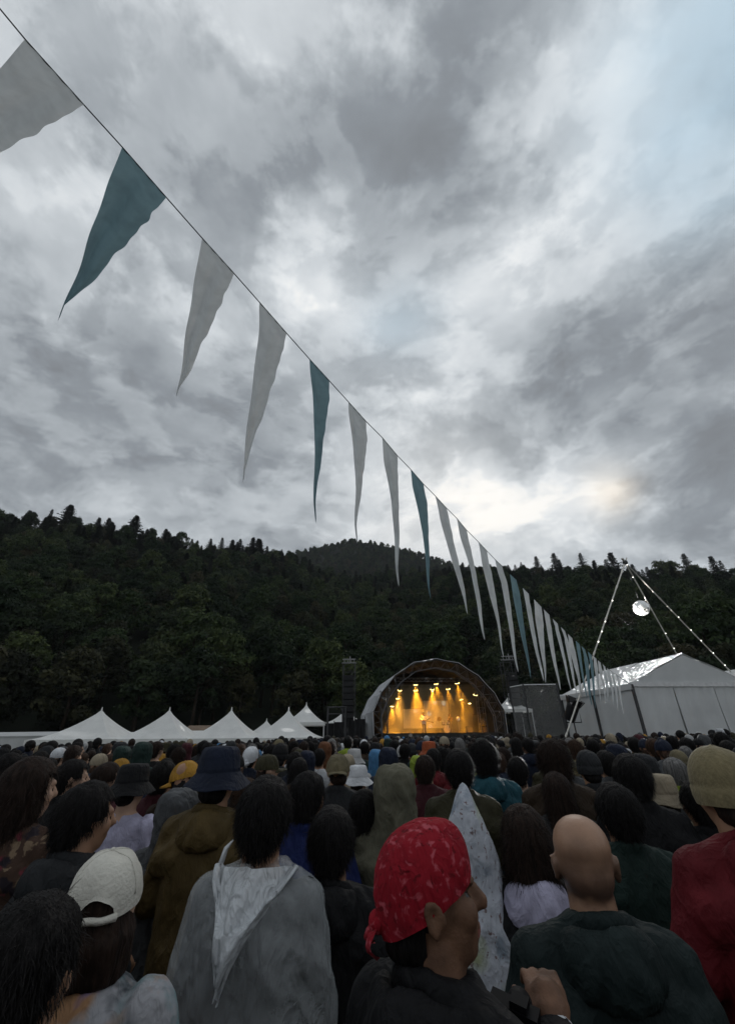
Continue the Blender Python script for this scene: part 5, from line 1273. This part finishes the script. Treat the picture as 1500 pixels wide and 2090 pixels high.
HERO = [
 # px, py(head centre), w, widthkind, turn, tilt, hair, hat, top, label, extra
 (40, 1990, 150, 'hair', .1, 0, ('short', 'black'), None, ('jacket', 'black', 0), 'black-haired person in black in the bottom left corner', {}),
 (214, 1834, 120, 'hat', .22, -.05, ('bob', 'dark brown'), ('capgap', M_capw, .25, .05), ('tee', M_tiedye, 2), 'person in a cream cap and pastel tie-dye shirt at the lower left', {'skin': 1}),
 (445, 1588, 128, 'bucket', 0, 0, ('short', 'black'), ('bucket', 'navy'), ('hooded', 'ochre', 1), 'person in a big navy bucket hat and brown-olive raincoat', {}),
 (540, 1668, 112, 'hair', .0, 0, ('short2', 'black'), None, ('poncho', M_poncho, 1), 'black-haired person in a translucent white rain poncho, hood down', {'shirt': 'charcoal', 'pose': 'close'}),
 (1190, 1755, 132, 'bald', -.05, 0, None, None, ('hooded', 'slate', 2), 'balding person in a dark slate-green hooded jacket at the lower right', {'skin': 3}),
 (1072, 1712, 82, 'hair', .05, 0, ('bob', 'dark brown'), None, ('hooded', 'black', 1, 'lavender'), 'brown-haired person with a pale lavender hood, left of the balding head', {}),
 (1482, 1618, 146, 'hat', .0, 0, ('short', 'dark brown'), ('beanie', M_knit), ('hooded', 'red', 3), 'tall person in a tan knitted hat and red jacket at the right edge', {'hmax': 1.95}),
 (1262, 1660, 112, 'mop', 0, 0, ('short2', 'black'), None, ('jacket', 'dark green', 1), 'person with thick black hair and dark green jacket behind the balding head', {}),
 (1290, 1590, 90, 'mop', 0, 0, ('short2', 'black'), None, ('jacket', 'black', 0), 'person with black hair and black clothes beyond the dark green jacket', {}),
 (676, 1720, 102, 'hair', .05, .05, ('short2', 'black'), None, ('hooded', 'black', 1), 'black-haired person in black right of the translucent poncho', {}),
 (627, 1628, 76, 'hair', -.15, 0, ('short', 'black'), None, ('jacket', 'royal', 1), 'black-haired person with a royal blue collar behind the poncho wearer', {}),
 (690, 1572, 52, 'hat', .3, 0, ('short', 'dark brown'), ('cap', 'khaki', 3.0), ('jacket', 'charcoal', 0), 'person in a khaki brown cap left of the olive hood', {}),
 (806, 1622, 92, 'hood', 0, 0, ('short', 'black'), None, ('hoodup', 'sage', 1), 'person with a crumpled olive hood pulled up, left of centre', {'hoodmat': 1}),
 (744, 1660, 62, 'hair', 0, .05, ('short', 'black'), None, ('jacket', 'black', 1), 'black-haired person in black below the white bucket hat', {}),
 (868, 1572, 44, 'hair', -.25, 0, ('short', 'dark brown'), None, ('jacket', 'maroon', 0), 'short-haired person in maroon in front of the orange hat', {'skin': 1}),
 (937, 1572, 58, 'hair', 0, 0, ('short2', 'black'), None, ('jacket', 'olive', 2), 'tall black-haired person in an olive coat above the white pointed hood', {}),
 (988, 1548, 50, 'hair', 0, 0, ('mop', 'black'), None, ('hooded', 'teal', 1), 'bushy-haired person in a teal jacket right of the tall olive coat', {}),
 (1057, 1575, 46, 'hair', -.3, 0, ('short', 'black'), None, ('tee', 'black', 1), 'black-haired person in a black shirt with bare neck, right of the teal jacket', {'skin': 1}),
 (1137, 1618, 66, 'hair', 0, 0, ('long', 'dark brown'), None, ('jacket', 'charcoal', 1), 'long brown-haired person in charcoal, right of the bare-necked black shirt', {}),
 (1130, 1553, 60, 'hair', 0, 0, ('mop', 'dark brown'), None, ('jacket', 'brown', 0), 'bushy brown-haired person in a brown jacket beyond the long brown hair', {}),
 (1203, 1570, 55, 'hat', 0, 0, ('short', 'black'), ('beanie', 'charcoal'), ('jacket', 'charcoal', 0), 'person in a charcoal beanie left of the black-clothed tall person', {}),
 (1352, 1628, 70, 'hat', 0, 0, ('short', 'dark brown'), ('bucket', 'beige'), ('hooded', 'khaki', 1), 'person in a beige bucket hat and khaki jacket left of the tan knitted hat', {}),
 (376, 1590, 62, 'hat', .3, .1, ('short', 'black'), ('cap', 'mustard', 1.2, -.2), ('jacket', 'brown', 1), 'person in a mustard yellow cap, brim tipped up, beside the navy bucket hat', {}),
 (268, 1606, 104, 'bucket', -.1, 0, ('short', 'black'), ('bucket', 'black'), ('tee', 'lavender', 1), 'person in a black bucket hat and pale lilac shirt', {'skin': 1}),
 (172, 1668, 112, 'hair', -.6, 0, ('short2', 'black'), None, ('hooded', 'charcoal', 2), 'black-haired person in a charcoal hooded jacket, face turned right', {'skin': 0}),
 (55, 1610, 105, 'hair', -.5, 0, ('bob', 'dark brown'), None, ('jacket', M_floral, 1), 'brown-haired person in a brown flowery shirt at the left edge', {'skin': 1}),
 (146, 1588, 62, 'hair', -.8, 0, ('short', 'black'), None, ('jacket', 'black', 1), 'black-haired person in black, cheek lit, between flowery shirt and bucket hat', {'skin': 1}),
 (216, 1592, 55, 'hair', -.8, 0, ('short2', 'dark brown'), None, ('jacket', 'maroon', 1), 'dark-haired person in maroon just left of the black bucket hat', {'skin': 1}),
 (15, 1572, 60, 'hair', 0, 0, ('short', 'black'), None, ('jacket', 'teal', 1), 'black-haired person in a teal jacket cut by the left edge', {}),
 (332, 1588, 55, 'hair', 0, 0, ('short', 'black'), None, ('jacket', 'maroon', 0), 'black-haired person in maroon right of the black bucket hat', {}),
 (330, 1551, 24, 'hat', .3, 0, ('short', 'black'), ('cap', 'mustard', 2.8), ('jacket', 'maroon', 0), 'small figure in a mustard yellow cap in the left crowd', {}),
 (545, 1568, 46, 'hat', -.9, 0, ('short', 'dark brown'), ('cap', 'olive'), ('jacket', 'black', 0), 'person in an olive cap with brim to the right, beside the navy bucket hat', {'skin': 1}),
 (511, 1548, 34, 'hat', 0, 0, ('short', 'black'), ('bandana', 'white'), ('jacket', 'navy', 0), 'person in a white headscarf right of the navy bucket hat', {}),
 (572, 1544, 34, 'hat', 0, 0, ('short', 'black'), ('beanie', 'black'), ('jacket', 'charcoal', 0), 'person in a black beanie beyond the olive cap', {}),
 (362, 1668, 60, 'hood', 0, 0, ('short', 'black'), None, ('hoodup', 'grey', 2), 'person in a grey hooded jacket, hood up, left of the olive raincoat', {'hmax': 1.7}),
 (602, 1558, 34, 'hair', 0, 0, ('short', 'black'), None, ('jacket', 'navy', 0), 'black-haired person in navy beyond the royal blue collar', {}),
 (627, 1556, 36, 'hood', 0, 0, ('short', 'black'), None, ('hoodup', 'navy', 0), 'person with a navy hood up left of the khaki cap', {}),
 (731, 1592, 42, 'bucket', -.3, 0, ('short', 'dark brown'), ('bucket', 'white'), ('jacket', 'brown', 0), 'person in a white bucket hat below the light blue hood', {'skin': 1}),
 (714, 1556, 26, 'hat', 0, 0, ('short', 'dark brown'), ('cap', 'beige', 3.1), ('jacket', 'charcoal', 0), 'person in a beige cap right of the khaki cap', {}),
 (768, 1552, 34, 'hood', 0, 0, ('short', 'black'), None, ('hoodup', 'blue', 0), 'person in a light blue hood left of the stage front', {}),
 (793, 1554, 42, 'hood', 0, 0, ('short', 'black'), None, ('hoodup', 'navy', 0), 'person in a dark navy hood right of the light blue hood', {}),
 (876, 1536, 30, 'hat', 0, 0, ('short', 'black'), ('bucket', 'orange'), ('jacket', 'charcoal', 0), 'person in an orange bucket hat in front of the stage', {}),
 (853, 1566, 34, 'hood', 0, 0, ('short', 'black'), None, ('hoodup', 'lime', 0), 'person in a lime yellow hood left of the short-haired maroon one', {}),
 (980, 1600, 40, 'hood', 0, 0, ('short', 'black'), None, ('hoodup', 'lime', 1), 'person in a lime yellow hood between olive coat and teal jacket', {'hmin': 1.42, 'hmax': 1.6}),
 (938, 1528, 18, 'hat', 0, 0, ('short', 'black'), ('beanie', 'green'), ('jacket', 'charcoal', 0), 'small figure in a bright green beanie before the stage', {}),
 (820, 1540, 24, 'hat', 0, 0, ('short', 'black'), ('beanie', 'pale grey'), ('jacket', 'grey', 0), 'figure in a pale grey beanie right of the navy hood', {}),
 (652, 1546, 26, 'hair', 0, 0, ('short', 'black'), None, ('tee', 'white', 0), 'black-haired figure in a white shirt beyond the khaki cap', {}),
 (1247, 1513, 22, 'hat', 0, 0, ('short', 'black'), ('beanie', 'beige'), ('jacket', 'charcoal', 0), 'figure in a beige beanie in front of the marquee side wall', {}),
 (1305, 1517, 26, 'hat', 0, 0, ('short', 'black'), ('beanie', 'maroon'), ('jacket', 'black', 0), 'figure in a maroon beanie in front of the marquee corner', {}),
 (1470, 1499, 26, 'bucket', 0, 0, ('short', 'black'), ('bucket', 'white'), ('jacket', 'grey', 0), 'figure in a white hat above the tan knitted hat', {'hmax': 1.95}),
 (1335, 1527, 26, 'hat', 0, 0, ('short', 'grey'), ('beanie', 'pale grey'), ('jacket', 'charcoal', 0), 'figure in a pale grey beanie in front of the marquee gable', {}),
 (1425, 1640, 70, 'hair', 0, 0, ('short', 'black'), None, ('jacket', 'black', 0), 'black-haired person in black partly hidden by the red jacket', {'hmax': 1.7}),
]
body_mesh('front', -.05, 0, 0, .0075)      # finer head for the near balding person
for px, py, w, kd, turn, tilt, hair, hat, top, label, ex in HERO:
    pos, s, rz = place(px, py, w, kd, ex.get('hmin', 1.5), ex.get('hmax', 1.88))
    body_turn = rz + (turn * .45 if abs(turn) > .5 else 0)
    pose = ex.get('pose', 'front')
    off = Matrix.Rotation(body_turn, 3, 'Z') @ Vector((0, -.012, 0)) * s
    person(pos - off, s, body_turn, label, pose, turn * (.55 if abs(turn) > .5 else 1), tilt, 0, ex.get('skin', 0), hair, hat, top, rng.choice(['black', 'denim', 'charcoal', 'khaki']), shirt=ex.get('shirt'))
    if label.startswith('black-haired person in a translucent'):
        DPOS = (pos - off, s, body_turn)
# hood of the rain poncho, hanging down the back in a long point
dpos, ds, drz = DPOS
poncho_person = [o for o in COL.objects if o.get('label', '').startswith('black-haired person in a translucent')][0]
poncho = [c for c in poncho_person.children if c.name.startswith('rain_poncho')][0]
mb = MB(); nu, nv = 20, 22
def hood_sheet(L, wid, lift, seed, notch):
    V = []
    for j in range(nv + 1):
        t = j / nv
        for k in range(nu + 1):
            u = -1 + 2 * k / nu; c = 1 - u * u
            wdt = wid * (1 - t) ** .85 + .004
            x = u * wdt - .035 * t
            z = 1.49 - notch * c * (1 - t) - (L - notch * (1 - t)) * t * (.72 + .28 * c) - .012 * abs(u) * (1 - t)
            y = -.125 - lift - .055 * c * math.sin(math.pi * min(1, t * 1.1)) - .06 * t + .10 * (1 - t) * abs(u) ** 1.6 - .010 * math.sin(u * 8 + t * 6 + seed) - .006 * math.sin(u * 15 - t * 9)
            V.append((x, y, z))
    return V
q = [(j * (nu + 1) + k, j * (nu + 1) + k + 1, (j + 1) * (nu + 1) + k + 1, (j + 1) * (nu + 1) + k) for j in range(nv) for k in range(nu)]
V = hood_sheet(.30, .140, 0, 0, .0); mb.add(V, q)
V3 = hood_sheet(.28, .136, .024, 2, .11); mb.add(V3, q)                     # outer fold with a V opening
rim = [Vector(V3[k]) + Vector((0, -.006, .003)) for k in range(nu + 1)]
mb.tube(rim, .009, 8, flat=.7)
for col in (0, nu):
    e = [Vector(V3[j * (nu + 1) + col]) for j in range(nv)]; mb.tube(e, [.011 - .007 * j / nv for j in range(nv)], 8, flat=.6)
e0 = Vector(V[0]); mb.tube([e0, e0 + Vector((.012, 0, .04)), e0 + Vector((.03, .012, .062))], [.017, .016, .005], 8, flat=.5)
mb.build('hood', M_ponchohood, poncho, smooth=True)

# white pointed hood poncho
pos, s, rz = place(957, 1742, 106, 'hood', 1.45, 1.75)
person(pos, s, rz, 'person in a white printed poncho with a tall pointed hood', 'down', 0, 0, 0, 0, ('short', 'black'), None, ('cape', M_printw, 1))
# person in the red bandana, turned to the right, hand raised by the chin
pos, s, rz = place(890, 1822, 200, 'hat', 1.45, 1.75)
rz = R(-48)
Mw = Matrix.Translation(pos) @ Matrix.Rotation(rz, 4, 'Z') @ Matrix.Scale(s, 4)
hw_ = Mw.inverted() @ at(1140, 2120, .78); hd_ = Mw.inverted() @ at(1095, 2040, .76)
sh = Vector((.185, -.01, 1.385)); el = (sh + hw_) / 2 + Vector((.12, -.05, -.17))
pe = ((tuple(sh), tuple(el), tuple(hw_)), POSES['front'][1])
body_mesh(pe, R(-36), R(-8), 0, .0068)
person(pos, s, rz, 'person in a red paisley bandana, face turned right, lower centre', pe, R(-36), R(-8), 0, 2, ('short', 'black'), ('bandana', M_bandana), ('hooded', 'black', 4), 'black', shirt='white')
# small black camera in that hand
cp = at(1050, 2085, .77)
root = empty('camera_body', cp, R(-30)); root.rotation_euler = (R(15), R(10), R(-30)); tag(root, 'small black camera held up by the person in the red bandana', 'camera')
M_cam = mat('camera_black', (.006, .006, .007), .6, var=.2, spec=.1)
mb = MB(); mb.box((0, 0, 0), (.085, .03, .055)); mb.box((.01, 0, .033), (.03, .026, .012)); mb.build('body', M_cam, root)
mb = MB(); mb.tube([(0, .014, 0), (0, .035, 0), (0, .05, 0)], [.024, .024, .021], 16); mb.build('lens', M_cam, root, True)

# ------------------------------------------------------------------ the crowd behind: 300 people in all, then one far mass
def free(x, y, dmin):
    for p, s in PEOPLE:
        if (p.x - x) ** 2 + (p.y - y) ** 2 < dmin * dmin: return False
    return True
TOPCOL = ['black'] * 7 + ['charcoal'] * 5 + ['navy'] * 5 + ['olive'] * 3 + ['dark green'] * 3 + ['brown'] * 2 + ['maroon'] * 2 + ['grey'] * 2 + ['khaki', 'teal', 'rust', 'denim', 'white', 'blue', 'beige', 'lime', 'pale grey', 'red']
HATCOL = ['black'] * 5 + ['navy'] * 3 + ['charcoal'] * 2 + ['khaki'] * 2 + ['beige'] * 2 + ['olive'] * 2 + ['white', 'pale grey', 'grey', 'mustard', 'brown', 'khaki', 'olive', 'charcoal']
def place_word(px):
    return ('at the far left' if px < 150 else 'below the leftmost tent' if px < 290 else 'below the second tent' if px < 410 else 'below the third tent' if px < 530 else 'below the rightmost front tents' if px < 680 else
            'below the left speaker tower' if px < 760 else 'before the stage left half' if px < 890 else 'before the stage right half' if px < 1035 else 'before the scrim enclosure' if px < 1150 else
            'before the marquee side wall' if px < 1290 else 'before the marquee gable' if px < 1420 else 'at the far right')
cands = []
tries = 0
while len(PEOPLE) + len(cands) < 296 and tries < 60000:
    tries += 1
    rr = math.sqrt(rng.uniform(3.7 ** 2, 13.4 ** 2)); a = R(rng.uniform(-43, 43)); x, y = rr * math.sin(a), rr * math.cos(a)
    if not free(x, y, .44) or any((x - q[0]) ** 2 + (y - q[1]) ** 2 < .44 ** 2 for q in cands): continue
    cands.append((x, y))
cands.sort(key=lambda q: q[0] ** 2 + q[1] ** 2)
for x, y in cands:
    rr = math.hypot(x, y)
    H = min(1.80, max(1.48, rng.gauss(1.645, .075)))
    if rr < 7: H = min(H, rng.uniform(1.54, 1.64))
    g = ground_z(x, y)
    turn = rng.choice([0, 0, 0, .35, -.35]); tilt = 0
    pose = rng.choice(['front', 'front', 'down'])
    hk = rng.choice(['short', 'short', 'short2', 'short2', 'mop', 'bob', 'long']); hc = rng.choice(['black', 'black', 'black', 'dark brown', 'dark brown', 'brown'] + (['grey'] if rng.random() < .2 else []))
    hat = None; tk = rng.choice(['jacket', 'jacket', 'hooded', 'hooded', 'tee']); tcol = rng.choice(TOPCOL)
    u = rng.random(); desc = {'short': 'short', 'short2': 'short', 'mop': 'bushy', 'bob': 'bobbed', 'long': 'long'}[hk] + ' ' + hc + ' hair'
    if u < .33:
        k = rng.choice(['cap', 'cap', 'bucket', 'beanie']); c = rng.choice(HATCOL); hat = (k, c, rng.choice([0, 0, 3.1]) if k == 'cap' else 0)
        desc = c + ' ' + {'bucket': 'bucket hat'}.get(k, k)
        if hk in ('mop', 'short2'): hk = 'short'
    elif u < .40:
        tk = 'hoodup'; hk = 'short'; turn = 0; desc = tcol + ' hood up'
    if hk in ('mop', 'long') and u >= .33: pass
    rz = -math.atan2(STAGE_C.x - x, STAGE_C.y - y) + rng.uniform(-.25, .25)
    px = project((x, y, H))[0]
    band = 'nearer rows' if rr < 6 else 'middle rows' if rr < 10 else 'far rows'
    lab = 'person, ' + desc + ', ' + ('' if tk == 'hoodup' else tcol + {'tee': ' shirt, ', 'hooded': ' hoodie, '}.get(tk, ' jacket, ')) + band + ', ' + place_word(px)
    person(Vector((x, y, g)), H / 1.72, rz, lab, pose, turn, tilt, 0, rng.choice([0, 0, 1, 1, 2]), (hk, hc), hat, (tk, tcol, 0), rng.choice(['black', 'denim', 'charcoal', 'khaki', 'navy']), 'crowd, ' + lab)

# far crowd up to the stage and the tents, one mass
FM = [HAIR['black'], HAIR['dark brown'], CL['black'], CL['charcoal'], CL['navy'], CL['olive'], CL['brown'], CL['grey'], CL['white'], CL['beige'], CL['lime'], CL['blue'], CL['maroon'], CL['mustard'], CL['orange'], SKIN[1], CL['pale grey']]
idx_top = [2, 2, 2, 3, 3, 4, 4, 5, 5, 6, 7, 12, 2, 3, 2, 3, 4, 8, 11, 9]; idx_hat = [0] * 26 + [1] * 11 + [2, 2, 3, 4] + [2, 4, 5, 7, 8, 9, 9, 11, 13, 16, 16]
mb = MB(); cnt = 0; rows = []
step = .50
yy = 6.0
while yy < 36:
    xx = -36.0
    while xx < 40:
        x = xx + rng.uniform(-.24, .24); y = yy + rng.uniform(-.24, .24); xx += step + .006 * yy
        rr = math.hypot(x, y); a = math.atan2(x, y)
        if rr < 13.1 or abs(a) > R(44): continue
        # keep clear of tents, stage and marquee
        if x < 0 and rr > 29 + 4 * ss(-6, 0, x) : continue
        l = SMi @ Vector((x, y, 0))
        if l.y > -1.6: continue
        tl = TM.inverted() @ Vector((x, y, 0))
        if tl.x > -.5 and tl.y > -.6: continue
        if (Vector((x, y)) - Vector((f1.x, f1.y))).length < .6 or (Vector((x, y)) - Vector((SPOT.x, SPOT.y))).length < .9: continue
        if x > p0.x - 1.0 and y > p2.y - 1.2: continue
        rows.append((x, y))
    yy += .55
def add_far(mb, x, y, H):
    s = H / 1.72; g = ground_z(x, y)
    hi = rng.choice(idx_hat); ti = rng.choice(idx_top); M = Matrix.Rotation(rng.uniform(-.5, .5), 3, 'Z'); o = Vector((x, y, g))
    tr = lambda pts: [o + M @ (Vector(p) * s) for p in pts]
    b = MB(); b.loft([sup(0, 0, z, a, bb, 8, 2.2) for z, a, bb in ((0, .15, .1), (.85, .19, .13), (1.2, .235, .14), (1.36, .215, .125), (1.44, .10, .08), (1.50, .065, .065))], 0)
    mb.add(tr(b.v), b.f, ti)
    b = MB(); b.ball((0, .012, 1.585), (.07, .085, .10), None, 8, 6); mb.add(tr(b.v), b.f, 15)
    k = rng.uniform(.95, 1.12); b = MB(); b.ball((0, -.018, 1.622), (.092 * k, .108 * k, .108), None, 9, 7); b.ball((0, -.045, 1.55), (.08 * k, .07, .075), None, 8, 5)
    mb.add(tr(b.v), b.f, hi)
for x, y in rows:
    add_far(mb, x, y, min(1.86, max(1.5, rng.gauss(1.665, .075)))); cnt += 1
# the same crowd goes on beside the view
yy = 1.6
while yy < 11:
    xx = -13.0
    while xx < 13:
        x = xx + rng.uniform(-.14, .14); y = yy + rng.uniform(-.14, .14); xx += .55
        rr = math.hypot(x, y); a = abs(math.atan2(x, y))
        if R(43.5) < a < R(60) and 2.6 < rr < 13.2 and free(x, y, .48): add_far(mb, x, y, min(1.80, max(1.5, rng.gauss(1.64, .07)))); cnt += 1
    yy += .55
yy = -9.0  # unseen figures added around the camera to block light from the foreground
while yy < 3.0:
    xx = -9.0
    while xx < 9.0:
        x = xx + rng.uniform(-.12, .12); y = yy + rng.uniform(-.12, .12); xx += .55
        rr = math.hypot(x, y); a = abs(math.atan2(x, y))
        if rr < .7 or a < R(58) or (abs(x) < 1.9 and y > -.75): continue
        if not free(x, y, .5): continue
        add_far(mb, x, y, min(1.80, max(1.5, rng.gauss(1.66, .07)))); cnt += 1
    yy += .55
print('FAR CROWD', cnt, 'PEOPLE', len(PEOPLE))
o = mb.build('crowd', FM, None, smooth=True); tag(o, 'far dense crowd packed between the near rows and the stage', 'crowd', kind='stuff')

# ------------------------------------------------------------------ performers and instruments on the stage
def on_stage(px, ly): q = stage_pt(px, 1493, ly); return SM @ Vector((q.x, q.y, DECK))
gp = on_stage(866, 2.2)
o = person(gp, 1.0, math.pi + SROT, 'guitarist in pale clothes playing at the left of the stage', 'guitar', 0, R(18), 0, 1, ('mop', 'brown'), None, ('jacket', 'white', 2), 'beige')
gt = empty('guitar', gp + Vector((-.02, -.24, 1.08)), math.pi + SROT); gt.rotation_euler = (0, R(-14), math.pi + SROT); tag(gt, 'pale electric guitar held by the guitarist', 'guitar')
M_guit = mat('guitar_body', (.55, .40, .22), .3, var=.1)
mb = MB(); mb.tube([(.12, 0, 0), (.02, 0, 0), (-.08, 0, 0), (-.2, 0, 0)], [.10, .16, .13, .15], 12, flat=.14); mb.build('body', M_guit, gt)
mb = MB(); mb.box((-.48, 0, .0), (.62, .025, .045)); mb.box((-.84, 0, 0), (.13, .02, .08)); mb.build('neck', M_brown, gt)
dp = on_stage(921, 4.2)
person(dp + Vector((0, .3, .0)), .98, math.pi + SROT + .4, 'long-haired performer standing at the drum kit', 'front', 0, 0, 0, 1, ('long', 'brown'), None, ('jacket', 'beige', 2), 'beige')
dk = empty('drum_kit', on_stage(911, 3.6), SROT); tag(dk, 'small drum kit lit gold beside the standing performer', 'drum kit')
M_drum = mat('drum_shell', (.5, .42, .3), .35, var=.1); M_cym = mat('cymbal_brass', (.7, .5, .2), .3, metal=1)
mb = MB(); mb.tube([(0, -.2, .3), (0, .2, .3)], .29, 18); mb.build('bass_drum', M_drum, dk)
for x, z in ((-.22, .72), (.22, .74)): mb = MB(); mb.tube([(x, .05, z), (x, .12, z + .2)], .16, 14); mb.build('tom', M_drum, dk)
for x in (-.55, .58): mb = MB(); mb.tube([(x, .2, 1.22), (x, .22, 1.23), (x, .24, 1.235)], [.22, .2, .03], 16); mb.tube([(x, .22, 0), (x, .22, 1.24)], .012, 5); mb.build('cymbal', M_cym, dk)
bp = on_stage(937, 4.0); bp.z = (SM @ stage_pt(937, 1467, 4.0)).z
mb = MB(); mb.ball((0, 0, 0), (.17, .17, .2), None, 16, 12); mb.tube([(0, 0, -.2), (0, 0, DECK - bp.z)], .012, 5)
o = mb.build('white_balloon', mat('balloon_white', (.75, .77, .8), .4, var=.03), None, True); o.location = bp; tag(o, 'round white balloon on a stand at the right of the drum kit', 'balloon')
for px, lab in ((958, 'small amplifier on the stage right of the balloon'), (990, 'small amplifier beside the right side tower')):
    p_ = on_stage(px, 4.4); r_ = empty('amplifier', p_, SROT); tag(r_, lab, 'amplifier')
    mb = MB(); mb.box((0, 0, .3), (.6, .3, .58)); mb.build('cabinet', M_speaker, r_); mb = MB(); mb.box((0, -.16, .27), (.52, .02, .44)); mb.build('grille', mat('amp_grille', (.12, .1, .07), .8), r_)

# ------------------------------------------------------------------ evening air
mb = MB(); mb.box((0, 430, 148), (1900, 1000, 306))
M_haze = bpy.data.materials.new('haze_air'); M_haze.use_nodes = True
hn = M_haze.node_tree; hn.nodes.remove(hn.nodes['Principled BSDF'])
hv = hn.nodes.new('ShaderNodeVolumePrincipled'); hv.inputs['Color'].default_value = (.86, .9, .95, 1); hv.inputs['Density'].default_value = .00013
hn.links.new(hv.outputs[0], hn.nodes['Material Output'].inputs['Volume'])
o = mb.build('haze', M_haze); tag(o, 'thin evening haze filling the valley air', 'haze', kind='stuff')
